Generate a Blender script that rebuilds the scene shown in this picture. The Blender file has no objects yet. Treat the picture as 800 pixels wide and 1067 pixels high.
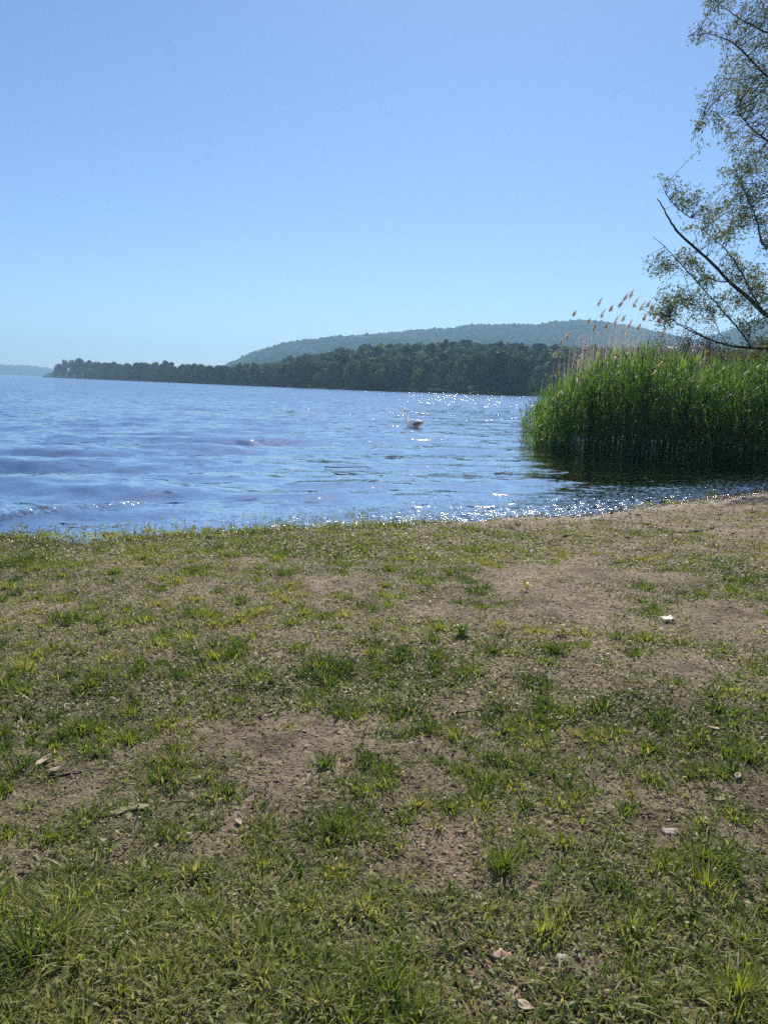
import bpy, math, random
import numpy as np
from mathutils import Vector, Matrix

# ------------------------------------------------------------------ camera, sky, sun, exposure
SC = bpy.context.scene
COL = SC.collection
R = math.radians
FPX, CX, CY = 800.0, 400.0, 533.5          # focal length and centre in photo pixels (800 x 1067)
CAM_H = 1.9
PITCH, ROLL = math.atan(132.7 / 800.0), math.atan(0.0268)
SUN_AZ, SUN_EL = R(7.0), R(43.0)

_F = Vector((0, math.cos(PITCH), -math.sin(PITCH)))
_R0 = Vector((1, 0, 0))
_U0 = _R0.cross(_F)
_R = _R0 * math.cos(ROLL) + _U0 * math.sin(ROLL)
_U = _U0 * math.cos(ROLL) - _R0 * math.sin(ROLL)
cam_d = bpy.data.cameras.new('camera')
cam = bpy.data.objects.new('camera', cam_d)
COL.objects.link(cam)
cam_d.sensor_width = 36.0
cam_d.lens = 36.0 * FPX / 1067.0
cam_d.clip_start, cam_d.clip_end = 0.05, 12000.0
m = Matrix((_R, _U, -_F)).transposed().to_4x4()
m.translation = (0, 0, CAM_H)
cam.matrix_world = m
SC.camera = cam

world = bpy.data.worlds.new('World')
SC.world = world
world.use_nodes = True
wn = world.node_tree
bg = wn.nodes['Background']
sky = wn.nodes.new('ShaderNodeTexSky')
sky.sky_type = 'NISHITA'
sky.sun_disc = False
sky.sun_elevation = SUN_EL
sky.sun_rotation = SUN_AZ
sky.altitude = 200
sky.air_density, sky.dust_density, sky.ozone_density = 0.92, 0.25, 7.5
wn.links.new(sky.outputs[0], bg.inputs[0])
bg.inputs[1].default_value = 0.079

sun_d = bpy.data.lights.new('sun', 'SUN')
sun_d.energy = 5.0
sun_d.angle = R(0.5)
sun_d.color = (1.0, 0.90, 0.74)
sun = bpy.data.objects.new('sun', sun_d)
COL.objects.link(sun)
SUN_V = Vector((math.sin(SUN_AZ) * math.cos(SUN_EL), math.cos(SUN_AZ) * math.cos(SUN_EL), math.sin(SUN_EL)))
sun.rotation_mode = 'QUATERNION'
sun.rotation_quaternion = SUN_V.to_track_quat('Z', 'Y')
sun.location = (10, 40, 60)

SC.view_settings.view_transform = 'Standard'
SC.view_settings.look = 'None'
SC.view_settings.gamma = 1.0
SC.view_settings.exposure = 0.62
SC.view_settings.use_curve_mapping = False
SC.render.engine = 'CYCLES'
cy = SC.cycles
cy.max_bounces, cy.diffuse_bounces, cy.glossy_bounces = 8, 3, 3
cy.transmission_bounces, cy.transparent_max_bounces, cy.volume_bounces = 4, 8, 0
cy.sample_clamp_indirect = 3.0
cy.sample_clamp_direct = 60.0
cy.use_denoising = False
cy.use_adaptive_sampling = False

rng = np.random.default_rng(7)
random.seed(7)


# ------------------------------------------------------------------ helpers
def ray(px, py):
    return _F + _R * ((px - CX) / FPX) + _U * (-(py - CY) / FPX)


def on_plane(px, py, z=0.0):
    d = ray(px, py)
    t = (z - CAM_H) / d.z
    return Vector((d.x * t, d.y * t, z))


def at_y(px, py, Y):
    d = ray(px, py)
    t = Y / d.y
    return Vector((d.x * t, Y, CAM_H + d.z * t))


def _hash(ix, iy, seed):
    n = (ix.astype(np.int64) * 374761393 + iy.astype(np.int64) * 668265263 + seed * 1442695041) & 0x7fffffff
    n = ((n ^ (n >> 13)) * 1274126177) & 0x7fffffff
    n = n ^ (n >> 16)
    return (n & 0xffffff) / float(0xffffff)


def vnoise(x, y, seed=0):
    x = np.asarray(x, float); y = np.asarray(y, float)
    ix, iy = np.floor(x), np.floor(y)
    fx, fy = x - ix, y - iy
    fx = fx * fx * (3 - 2 * fx); fy = fy * fy * (3 - 2 * fy)
    a, b = _hash(ix, iy, seed), _hash(ix + 1, iy, seed)
    c, d = _hash(ix, iy + 1, seed), _hash(ix + 1, iy + 1, seed)
    return a + (b - a) * fx + (c - a) * fy + (a - b - c + d) * fx * fy


def fbm(x, y, seed=0, octv=4):
    s, a, f = 0.0, 0.5, 1.0
    for k in range(octv):
        s = s + a * vnoise(np.asarray(x) * f + 17.3 * k, np.asarray(y) * f - 9.1 * k, seed + k)
        a *= 0.5; f *= 2.03
    return s / (1 - 0.5 ** octv)


def sstep(a, b, x):
    t = np.clip((np.asarray(x, float) - a) / (b - a), 0, 1)
    return t * t * (3 - 2 * t)


def link(name, me, mat=None, parent=None):
    o = bpy.data.objects.new(name, me)
    COL.objects.link(o)
    if mat is not None:
        me.materials.append(mat)
    if parent is not None:
        o.parent = parent
    return o


def mesh_np(name, V, faces, smooth=False, attrs=None):
    """faces: list of (F,k) int arrays."""
    me = bpy.data.meshes.new(name)
    V = np.ascontiguousarray(V, np.float32)
    me.vertices.add(len(V))
    me.vertices.foreach_set('co', V.ravel())
    faces = [np.asarray(f, np.int32) for f in faces if len(f)]
    idx = np.concatenate([f.ravel() for f in faces])
    tot = np.concatenate([np.full(len(f), f.shape[1], np.int32) for f in faces])
    st = np.concatenate([[0], np.cumsum(tot)[:-1]]).astype(np.int32)
    me.loops.add(len(idx))
    me.loops.foreach_set('vertex_index', idx)
    me.polygons.add(len(tot))
    me.polygons.foreach_set('loop_start', st)
    me.polygons.foreach_set('loop_total', tot)
    if smooth:
        me.polygons.foreach_set('use_smooth', np.ones(len(tot), bool))
    for k, a in (attrs or {}).items():
        at = me.attributes.new(k, 'FLOAT', 'POINT')
        at.data.foreach_set('value', np.ascontiguousarray(a, np.float32))
    me.update(calc_edges=True)
    me.validate()
    return me


class MB:
    """collects pieces into one mesh"""
    def __init__(self):
        self.V, self.F, self.T, self.n = [], [], [], 0

    def add(self, V, faces, tint=0.5):
        V = np.asarray(V, float)
        for f in faces:
            if len(f):
                self.F.append(np.asarray(f, np.int64) + self.n)
        self.V.append(V)
        self.T.append(np.full(len(V), tint) if np.isscalar(tint) else np.asarray(tint, float))
        self.n += len(V)

    def ribbons(self, P, W, tint):
        """P (N,K,3) centre line, W (N,K,3) half width vectors, tint (N,)"""
        N, K, _ = P.shape
        V = np.stack([P - W, P + W], 2).reshape(N * K * 2, 3)
        b = (np.arange(N) * K * 2)[:, None] + (np.arange(K - 1) * 2)[None, :]
        b = b.ravel()
        self.add(V, [np.stack([b, b + 1, b + 3, b + 2], 1)], np.repeat(tint, K * 2))

    def tube(self, pts, rad, sides=6, tint=0.5, squash=None):
        pts = np.asarray(pts, float)
        n = len(pts)
        rad = np.broadcast_to(np.asarray(rad, float), (n,))
        tan = np.gradient(pts, axis=0)
        tan /= np.linalg.norm(tan, axis=1)[:, None] + 1e-9
        ref = np.array([0.13, 0.21, 0.97])
        if abs(tan[0] @ ref) > 0.9:
            ref = np.array([0.95, 0.2, 0.1])
        u = np.cross(tan, ref); u /= np.linalg.norm(u, axis=1)[:, None] + 1e-9
        v = np.cross(tan, u)
        a = np.linspace(0, 2 * math.pi, sides, endpoint=False)
        V = pts[:, None] + rad[:, None, None] * (np.cos(a)[None, :, None] * u[:, None] + np.sin(a)[None, :, None] * v[:, None])
        V = V.reshape(-1, 3)
        q = []
        for i in range(n - 1):
            for k in range(sides):
                k2 = (k + 1) % sides
                q.append((i * sides + k, i * sides + k2, (i + 1) * sides + k2, (i + 1) * sides + k))
        V = np.vstack([V, pts[0], pts[-1]])
        t = [(n * sides, (k + 1) % sides, k) for k in range(sides)]
        t += [(n * sides + 1, (n - 1) * sides + k, (n - 1) * sides + (k + 1) % sides) for k in range(sides)]
        self.add(V, [np.array(q), np.array(t)], tint)

    def build(self, name, mat, parent=None, smooth=False):
        me = mesh_np(name, np.vstack(self.V), self.F_by_size(), smooth, {'tint': np.concatenate(self.T)})
        return link(name, me, mat, parent)

    def F_by_size(self):
        out = {}
        for f in self.F:
            out.setdefault(f.shape[1], []).append(f)
        return [np.vstack(v) for v in out.values()]


def tag(o, label=None, cat=None, group=None, kind=None):
    if label: o['label'] = label
    if cat: o['category'] = cat
    if group: o['group'] = group
    if kind: o['kind'] = kind
    return o


def empty(name, loc, rz=0.0):
    o = bpy.data.objects.new(name, None)
    COL.objects.link(o)
    o.location = loc
    o.rotation_euler = (0, 0, rz)
    return o


def copy_tree(o, parent=None):
    c = o.copy()
    COL.objects.link(c)
    if parent is not None:
        c.parent = parent
    for ch in list(o.children):
        copy_tree(ch, c)
    return c


# ------------------------------------------------------------------ materials
def new_mat(name):
    mt = bpy.data.materials.new(name)
    mt.use_nodes = True
    nt = mt.node_tree
    nt.nodes.clear()
    out = nt.nodes.new('ShaderNodeOutputMaterial')
    return mt, nt, out


def N(nt, typ, **kw):
    n = nt.nodes.new(typ)
    for k, v in kw.items():
        if k.startswith('i_'):
            n.inputs[k[2:].replace('_', ' ')].default_value = v
        else:
            setattr(n, k, v)
    return n


def ramp(nt, stops, interp='LINEAR'):
    r = nt.nodes.new('ShaderNodeValToRGB')
    r.color_ramp.interpolation = interp
    e = r.color_ramp.elements
    while len(e) < len(stops):
        e.new(0.5)
    for i, (p, c) in enumerate(stops):
        e[i].position = p
        e[i].color = (c[0], c[1], c[2], 1)
    return r


def leaf_mat(name, stops, rough=0.45, trans=0.35, spec=0.4, tcol=(1.25, 1.15, 0.6), objrand=False):
    mt, nt, out = new_mat(name)
    if objrand:
        at = N(nt, 'ShaderNodeObjectInfo')
        at2 = N(nt, 'ShaderNodeAttribute', attribute_name='tint')
        mx = N(nt, 'ShaderNodeMath', operation='MULTIPLY_ADD')
        nt.links.new(at.outputs['Random'], mx.inputs[0])
        mx.inputs[1].default_value = 0.6
        ml = N(nt, 'ShaderNodeMath', operation='MULTIPLY')
        nt.links.new(at2.outputs['Fac'], ml.inputs[0])
        ml.inputs[1].default_value = 0.4
        nt.links.new(ml.outputs[0], mx.inputs[2])
        fac = mx.outputs[0]
    else:
        fac = N(nt, 'ShaderNodeAttribute', attribute_name='tint').outputs['Fac']
    rp = ramp(nt, stops)
    nt.links.new(fac, rp.inputs[0])
    p = N(nt, 'ShaderNodeBsdfPrincipled')
    nt.links.new(rp.outputs[0], p.inputs['Base Color'])
    p.inputs['Roughness'].default_value = rough
    p.inputs['Specular IOR Level'].default_value = spec
    if trans > 0:
        mc = N(nt, 'ShaderNodeMix', data_type='RGBA', blend_type='MULTIPLY')
        mc.inputs[0].default_value = 1.0
        nt.links.new(rp.outputs[0], mc.inputs[6])
        mc.inputs[7].default_value = (*tcol, 1)
        tr = N(nt, 'ShaderNodeBsdfTranslucent')
        nt.links.new(mc.outputs[2], tr.inputs[0])
        mx = N(nt, 'ShaderNodeMixShader')
        mx.inputs[0].default_value = trans
        nt.links.new(p.outputs[0], mx.inputs[1])
        nt.links.new(tr.outputs[0], mx.inputs[2])
        nt.links.new(mx.outputs[0], out.inputs[0])
    else:
        nt.links.new(p.outputs[0], out.inputs[0])
    return mt


def plain_mat(name, col, rough=0.6, spec=0.4, var=0.25, scale=8.0, bump=0.0):
    mt, nt, out = new_mat(name)
    tc = N(nt, 'ShaderNodeTexCoord')
    nz = N(nt, 'ShaderNodeTexNoise')
    nz.inputs['Scale'].default_value = scale
    nz.inputs['Detail'].default_value = 5
    nt.links.new(tc.outputs['Object'], nz.inputs['Vector'])
    lo = tuple(c * (1 - var) for c in col); hi = tuple(min(1, c * (1 + var)) for c in col)
    rp = ramp(nt, [(0.3, lo), (0.7, hi)])
    nt.links.new(nz.outputs['Fac'], rp.inputs[0])
    p = N(nt, 'ShaderNodeBsdfPrincipled')
    nt.links.new(rp.outputs[0], p.inputs['Base Color'])
    p.inputs['Roughness'].default_value = rough
    p.inputs['Specular IOR Level'].default_value = spec
    if bump:
        b = N(nt, 'ShaderNodeBump')
        b.inputs['Strength'].default_value = bump
        b.inputs['Distance'].default_value = 0.01
        nt.links.new(nz.outputs['Fac'], b.inputs['Height'])
        nt.links.new(b.outputs[0], p.inputs['Normal'])
    nt.links.new(p.outputs[0], out.inputs[0])
    return mt


M = {}
M['grass'] = leaf_mat('grass_blades', [(0.0, (0.05, 0.09, 0.03)), (0.45, (0.125, 0.175, 0.038)), (0.8, (0.21, 0.25, 0.055)), (1.0, (0.37, 0.33, 0.21))], 0.5, 0.5, 0.28, (1.35, 1.4, 0.6))
M['herb'] = leaf_mat('herb_leaves', [(0.0, (0.085, 0.11, 0.04)), (0.5, (0.18, 0.21, 0.085)), (1.0, (0.29, 0.29, 0.15))], 0.5, 0.42, 0.3, (1.4, 1.3, 0.6))
M['litter'] = leaf_mat('dry_litter', [(0.0, (0.07, 0.05, 0.032)), (0.5, (0.19, 0.15, 0.105)), (1.0, (0.42, 0.36, 0.27))], 0.75, 0.35, 0.15, (1, 0.9, 0.7))
M['reed'] = leaf_mat('reed_leaves', [(0.0, (0.03, 0.06, 0.02)), (0.5, (0.075, 0.145, 0.038)), (0.85, (0.16, 0.25, 0.07)), (1.0, (0.27, 0.23, 0.11))], 0.5, 0.46, 0.25, (1.25, 1.4, 0.55))
M['dry_reed'] = leaf_mat('dry_reed_straw', [(0.0, (0.33, 0.28, 0.24)), (1.0, (0.62, 0.57, 0.52))], 0.7, 0.5, 0.15, (0.95, 0.9, 0.85))
M['willow_leaf'] = leaf_mat('willow_leaves', [(0.0, (0.045, 0.065, 0.032)), (0.5, (0.10, 0.14, 0.065)), (1.0, (0.21, 0.25, 0.14))], 0.6, 0.36, 0.22, (1.4, 1.3, .6))
M['bark'] = plain_mat('willow_bark', (0.05, 0.038, 0.03), 0.9, 0.2, 0.5, 25, 0.6)
M['far_leaf'] = leaf_mat('far_tree_leaves', [(0.0, (0.012, 0.028, 0.012)), (0.4, (0.036, 0.07, 0.024)), (0.8, (0.11, 0.17, 0.055)), (1.0, (0.18, 0.23, 0.09))], 0.7, 0.25, 0.08, (1.3, 1.2, .6), True)
M['dark_leaf'] = leaf_mat('dark_tree_leaves', [(0.0, (0.012, 0.024, 0.014)), (1.0, (0.03, 0.048, 0.022))], 0.7, 0.15, 0.05, (1.2, 1.15, .6), True)
M['forest'] = leaf_mat('hill_forest_leaves', [(0.0, (0.012, 0.03, 0.014)), (0.5, (0.026, 0.055, 0.02)), (1.0, (0.06, 0.095, 0.03))], 0.9, 0.0, 0.0)
M['far_bark'] = plain_mat('far_bark', (0.06, 0.05, 0.04), 0.9, 0.2, 0.3, 3)
M['bush_leaf'] = leaf_mat('bush_leaves', [(0.0, (0.06, 0.07, 0.028)), (1.0, (0.15, 0.16, 0.065))], 0.6, 0.35, 0.2)
M['grey_twig'] = leaf_mat('grey_shrub_twigs', [(0.0, (0.06, 0.05, 0.042)), (1.0, (0.13, 0.11, 0.085))], 0.8, 0.0, 0.1)


def ground_mat():
    mt, nt, out = new_mat('soil')
    L = nt.links
    geo = N(nt, 'ShaderNodeNewGeometry')
    n1 = N(nt, 'ShaderNodeTexNoise'); n1.inputs['Scale'].default_value = 0.9; n1.inputs['Detail'].default_value = 6
    n2 = N(nt, 'ShaderNodeTexNoise'); n2.inputs['Scale'].default_value = 14; n2.inputs['Detail'].default_value = 8; n2.inputs['Roughness'].default_value = 0.65
    n3 = N(nt, 'ShaderNodeTexNoise'); n3.inputs['Scale'].default_value = 75; n3.inputs['Detail'].default_value = 5; n3.inputs['Roughness'].default_value = 0.7
    for n in (n1, n2, n3):
        L.new(geo.outputs['Position'], n.inputs['Vector'])
    r1 = ramp(nt, [(0.3, (0.15, 0.112, 0.080)), (0.52, (0.285, 0.225, 0.170)), (0.72, (0.42, 0.345, 0.27))])
    L.new(n2.outputs['Fac'], r1.inputs[0])
    r3 = ramp(nt, [(0.32, (0.45, 0.42, 0.4)), (0.55, (1, 1, 1)), (0.72, (1.35, 1.3, 1.25))])
    L.new(n3.outputs['Fac'], r3.inputs[0])
    mu = N(nt, 'ShaderNodeMix', data_type='RGBA', blend_type='MULTIPLY'); mu.inputs[0].default_value = 0.85
    L.new(r1.outputs[0], mu.inputs[6]); L.new(r3.outputs[0], mu.inputs[7])
    n4 = N(nt, 'ShaderNodeTexNoise'); n4.inputs['Scale'].default_value = 3.2; n4.inputs['Detail'].default_value = 5
    L.new(geo.outputs['Position'], n4.inputs['Vector'])
    r5 = ramp(nt, [(0.36, (0.55, 0.52, 0.5)), (0.52, (0.95, 0.95, 0.95)), (0.68, (1.15, 1.13, 1.1))])
    L.new(n4.outputs['Fac'], r5.inputs[0])
    m5 = N(nt, 'ShaderNodeMix', data_type='RGBA', blend_type='MULTIPLY'); m5.inputs[0].default_value = 1.0
    L.new(mu.outputs[2], m5.inputs[6]); L.new(r5.outputs[0], m5.inputs[7])
    mu = m5
    # thin moss and sprouting green film in patches
    r4 = ramp(nt, [(0.46, (0, 0, 0)), (0.66, (1, 1, 1))])
    L.new(n1.outputs['Fac'], r4.inputs[0])
    mm = N(nt, 'ShaderNodeMath', operation='MULTIPLY'); mm.inputs[1].default_value = 0.4
    L.new(r4.outputs[0], mm.inputs[0])
    mg = N(nt, 'ShaderNodeMix', data_type='RGBA')
    L.new(mm.outputs[0], mg.inputs[0]); L.new(mu.outputs[2], mg.inputs[6]); mg.inputs[7].default_value = (0.075, 0.085, 0.032, 1)
    # wet band at the waterline
    wet = N(nt, 'ShaderNodeAttribute', attribute_name='wet')
    dk = N(nt, 'ShaderNodeMix', data_type='RGBA', blend_type='MULTIPLY')
    L.new(wet.outputs['Fac'], dk.inputs[0]); L.new(mg.outputs[2], dk.inputs[6]); dk.inputs[7].default_value = (0.42, 0.40, 0.38, 1)
    ro = N(nt, 'ShaderNodeMapRange')
    L.new(wet.outputs['Fac'], ro.inputs[0]); ro.inputs[3].default_value = 0.9; ro.inputs[4].default_value = 0.16
    p = N(nt, 'ShaderNodeBsdfPrincipled')
    L.new(dk.outputs[2], p.inputs['Base Color']); L.new(ro.outputs[0], p.inputs['Roughness'])
    p.inputs['Specular IOR Level'].default_value = 0.5
    ad = N(nt, 'ShaderNodeMath', operation='MULTIPLY_ADD'); ad.inputs[1].default_value = 0.35
    L.new(n3.outputs['Fac'], ad.inputs[0]); L.new(n2.outputs['Fac'], ad.inputs[2])
    b = N(nt, 'ShaderNodeBump'); b.inputs['Strength'].default_value = 1.0; b.inputs['Distance'].default_value = 0.05
    L.new(ad.outputs[0], b.inputs['Height']); L.new(b.outputs[0], p.inputs['Normal'])
    L.new(p.outputs[0], out.inputs[0])
    return mt


def water_mat():
    mt, nt, out = new_mat('lake_water')
    L = nt.links
    geo = N(nt, 'ShaderNodeNewGeometry')
    # capillary ripples: slopes taken straight from noise, so they survive at any distance
    mp = N(nt, 'ShaderNodeMapping'); mp.inputs['Scale'].default_value = (0.5, 1.0, 1.0)
    L.new(geo.outputs['Position'], mp.inputs['Vector'])
    tot = None
    for nm, sc in (('chop', 3.4), ('ripple', 11.0), ('sparkle', 26.0)):
        a = N(nt, 'ShaderNodeTexNoise'); a.inputs['Scale'].default_value = sc; a.inputs['Detail'].default_value = 3; a.inputs['Roughness'].default_value = 0.55
        L.new(mp.outputs[0], a.inputs['Vector'])
        sb = N(nt, 'ShaderNodeVectorMath', operation='SUBTRACT'); sb.inputs[1].default_value = (0.5, 0.5, 0.5)
        L.new(a.outputs['Color'], sb.inputs[0])
        ml = N(nt, 'ShaderNodeVectorMath', operation='MULTIPLY'); ml.inputs[1].default_value = (0.95, 1.0, 0.0)
        L.new(sb.outputs[0], ml.inputs[0])
        at = N(nt, 'ShaderNodeAttribute', attribute_name=nm)
        scn = N(nt, 'ShaderNodeVectorMath', operation='SCALE')
        L.new(ml.outputs[0], scn.inputs[0]); L.new(at.outputs['Fac'], scn.inputs['Scale'])
        if tot is None:
            tot = scn
        else:
            ad = N(nt, 'ShaderNodeVectorMath', operation='ADD'); L.new(tot.outputs[0], ad.inputs[0]); L.new(scn.outputs[0], ad.inputs[1]); tot = ad
    # scattered steep wavelets leaning towards the shore
    mk = []
    for scv, dt in (((0.6, 1.0, 1.0), 2.6), ((1.4, 0.14, 1.0), 1.0)):
        mm = N(nt, 'ShaderNodeMapping'); mm.inputs['Scale'].default_value = scv
        L.new(geo.outputs['Position'], mm.inputs['Vector'])
        a = N(nt, 'ShaderNodeTexNoise'); a.inputs['Scale'].default_value = dt; a.inputs['Detail'].default_value = 2
        L.new(mm.outputs[0], a.inputs['Vector'])
        rp = N(nt, 'ShaderNodeMapRange'); rp.inputs[1].default_value = 0.635 if dt > 2 else 0.65; rp.inputs[2].default_value = 0.685 if dt > 2 else 0.685
        L.new(a.outputs['Fac'], rp.inputs[0]); mk.append(rp)
    fa = N(nt, 'ShaderNodeAttribute', attribute_name='far')
    mxm = N(nt, 'ShaderNodeMix'); L.new(fa.outputs['Fac'], mxm.inputs[0]); L.new(mk[0].outputs[0], mxm.inputs[2]); L.new(mk[1].outputs[0], mxm.inputs[3])
    gln = N(nt, 'ShaderNodeAttribute', attribute_name='glint')
    gm = N(nt, 'ShaderNodeMath', operation='MULTIPLY'); L.new(mxm.outputs[0], gm.inputs[0]); L.new(gln.outputs['Fac'], gm.inputs[1])
    gs = N(nt, 'ShaderNodeMath', operation='MULTIPLY'); L.new(gm.outputs[0], gs.inputs[0]); gs.inputs[1].default_value = -0.36
    lean = N(nt, 'ShaderNodeMath', operation='MULTIPLY_ADD'); L.new(fa.outputs['Fac'], lean.inputs[0]); lean.inputs[1].default_value = -0.13; L.new(gs.outputs[0], lean.inputs[2])
    cb = N(nt, 'ShaderNodeCombineXYZ'); L.new(lean.outputs[0], cb.inputs['Y'])
    ad = N(nt, 'ShaderNodeVectorMath', operation='ADD'); L.new(tot.outputs[0], ad.inputs[0]); L.new(cb.outputs[0], ad.inputs[1]); tot = ad
    ad = N(nt, 'ShaderNodeVectorMath', operation='ADD'); L.new(geo.outputs['Normal'], ad.inputs[0]); L.new(tot.outputs[0], ad.inputs[1])
    bp = N(nt, 'ShaderNodeVectorMath', operation='NORMALIZE'); L.new(ad.outputs[0], bp.inputs[0])
    fr = N(nt, 'ShaderNodeFresnel'); fr.inputs['IOR'].default_value = 1.333
    L.new(bp.outputs[0], fr.inputs['Normal'])
    gl = N(nt, 'ShaderNodeBsdfGlossy'); gl.inputs['Roughness'].default_value = 0.045
    L.new(bp.outputs[0], gl.inputs['Normal'])
    df = N(nt, 'ShaderNodeBsdfDiffuse')
    st = N(nt, 'ShaderNodeAttribute', attribute_name='silt')      # stirred-up sediment in the shallows
    mc = N(nt, 'ShaderNodeMix', data_type='RGBA'); L.new(st.outputs['Fac'], mc.inputs[0])
    mc.inputs[6].default_value = (0.046, 0.056, 0.046, 1); mc.inputs[7].default_value = (0.24, 0.165, 0.10, 1)
    L.new(mc.outputs[2], df.inputs['Color'])
    tp = N(nt, 'ShaderNodeBsdfTransparent'); tp.inputs['Color'].default_value = (0.80, 0.76, 0.66, 1)
    op = N(nt, 'ShaderNodeAttribute', attribute_name='murk')
    body = N(nt, 'ShaderNodeMixShader')
    L.new(op.outputs['Fac'], body.inputs[0]); L.new(tp.outputs[0], body.inputs[1]); L.new(df.outputs[0], body.inputs[2])
    mx = N(nt, 'ShaderNodeMixShader')
    L.new(fr.outputs[0], mx.inputs[0]); L.new(body.outputs[0], mx.inputs[1]); L.new(gl.outputs[0], mx.inputs[2])
    L.new(mx.outputs[0], out.inputs[0])
    return mt


# ------------------------------------------------------------------ shoreline and ground
_sp = [on_plane(px, py) for px, py in ((0, 563), (100, 560), (200, 556), (300, 551), (400, 546), (480, 542), (560, 537), (640, 530), (720, 521), (800, 511))]
SHORE = np.array([(-300, -40), (-60, 3.0), (-20, 7.2)] + [(p.x, p.y) for p in _sp] + [(10.2, 17.6), (13, 21.5), (15.5, 27), (18, 36), (24, 60), (60, 130), (140, 170), (400, 180)], float)


def shore_d(x, y):
    x = np.asarray(x, float); y = np.asarray(y, float)
    best = np.full(x.shape, 1e9)
    for (x0, y0), (x1, y1) in zip(SHORE[:-1], SHORE[1:]):
        dx, dy = x1 - x0, y1 - y0
        t = np.clip(((x - x0) * dx + (y - y0) * dy) / (dx * dx + dy * dy), 0, 1)
        best = np.minimum(best, np.hypot(x - x0 - t * dx, y - y0 - t * dy))
    s = np.interp(x, SHORE[:, 0], SHORE[:, 1]) > y
    d = np.where(s, best, -best)
    return d + (fbm(x * 0.9, y * 0.9, 50, 3) - 0.5) * 0.55 * np.exp(-np.abs(d) / 3)


def land_z(x, y, d=None):
    x = np.asarray(x, float); y = np.asarray(y, float)
    if d is None:
        d = shore_d(x, y)
    z = np.where(d > 0, 0.032 * np.minimum(d, 10) + 0.012 * np.clip(d - 10, 0, 60), np.maximum(0.055 * d, -2.5))
    lf = sstep(0.0, 1.6, d)
    z = z + (fbm(x * 0.55, y * 0.55, 3, 3) - 0.5) * 0.10 * lf
    z = z + (fbm(x * 3.1, y * 3.1, 9, 4) - 0.5) * 0.045 * (0.25 + 0.75 * lf) * (d > -1.5)
    return z


M['soil'] = ground_mat()
M['water'] = water_mat()

th = np.concatenate([np.linspace(-math.pi, -0.85, 60, endpoint=False), np.linspace(-0.85, 0.85, 620, endpoint=False), np.linspace(0.85, math.pi, 60)])
rr = np.concatenate([[0.25], np.exp(np.linspace(math.log(0.6), math.log(30), 420)), np.exp(np.linspace(math.log(32), math.log(3400), 50))])
TH, RR = np.meshgrid(th, rr)
X, Y = RR * np.sin(TH), RR * np.cos(TH)
D = shore_d(X, Y)
Z = land_z(X, Y, D)
Z = np.where(RR > 150, np.minimum(Z, np.where(Y > 0, -2.5, 1.2)), Z)
nr, ntc = X.shape
ii = (np.arange(nr - 1)[:, None] * ntc + np.arange(ntc - 1)[None, :]).ravel()
q = np.stack([ii, ii + ntc, ii + ntc + 1, ii + 1], 1)
wet = (1 - sstep(0.10, 0.75, D + (fbm(X * 2, Y * 2, 77, 3) - 0.5) * 0.5))
me = mesh_np('ground', np.stack([X, Y, Z], -1).reshape(-1, 3), [q], True, {'wet': wet.ravel()})
tag(link('ground', me, M['soil']), 'bare trampled soil of the lake shore sloping down to the water', 'ground', kind='structure')


# ------------------------------------------------------------------ water
def gz(x, y):
    return float(land_z(np.array([x]), np.array([y]))[0])


wr = np.exp(np.linspace(math.log(5.0), math.log(60), 620))
wr = np.concatenate([wr, np.exp(np.linspace(math.log(60.3), math.log(3400), 420))])
wt = np.concatenate([np.linspace(-1.5, -0.72, 60, endpoint=False), np.linspace(-0.72, 0.72, 640, endpoint=False), np.linspace(0.72, 1.5, 60)])
WT, WR = np.meshgrid(wt, wr)
X, Y = WR * np.sin(WT), WR * np.cos(WT)
Dw = -shore_d(X, Y)                       # positive out on the lake
step = np.gradient(wr)[:, None]
Zw = np.zeros_like(X)
wrng = np.random.default_rng(21)
for lam_lo, lam_hi, n, slope, spread in ((2.2, 3.6, 8, 0.065, 0.11), (0.9, 2.0, 14, 0.045, 0.28), (0.3, 0.8, 18, 0.035, 0.55)):
    for k in range(n):
        lam = wrng.uniform(lam_lo, lam_hi)
        ang = wrng.normal(0.10, spread)            # travel direction measured from -y
        kx, ky = math.sin(ang) * 2 * math.pi / lam, -math.cos(ang) * 2 * math.pi / lam
        amp = slope * lam / (2 * math.pi) * math.sqrt(2.0 / n)
        fade = np.clip(lam / (3.2 * step) - 0.6, 0, 1)
        ph = wrng.uniform(0, 6.28)
        warp = 0.5 * (fbm(X * 0.35 + k, Y * 0.35, 300 + k, 2) - 0.5) * 6
        Zw += amp * fade * np.sin(kx * X + ky * Y + ph + warp)
patch = 0.55 + 0.85 * fbm(X * 0.07, Y * 0.16, 400, 3)
patch *= 1 + 0.9 * sstep(-1.5, -4.5, X) * (1 - sstep(25, 50, Y))
patch *= 1 - 0.35 * sstep(-1, 4, X) * sstep(14, 20, Y)
shal = 0.25 + 0.75 * sstep(0.1, 2.5, Dw)
lee = 1 - 0.65 * sstep(3.0, 5.0, X) * (1 - sstep(24, 40, Y))      # calm water in the lee of the reeds
Zw *= patch * shal * lee
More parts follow.
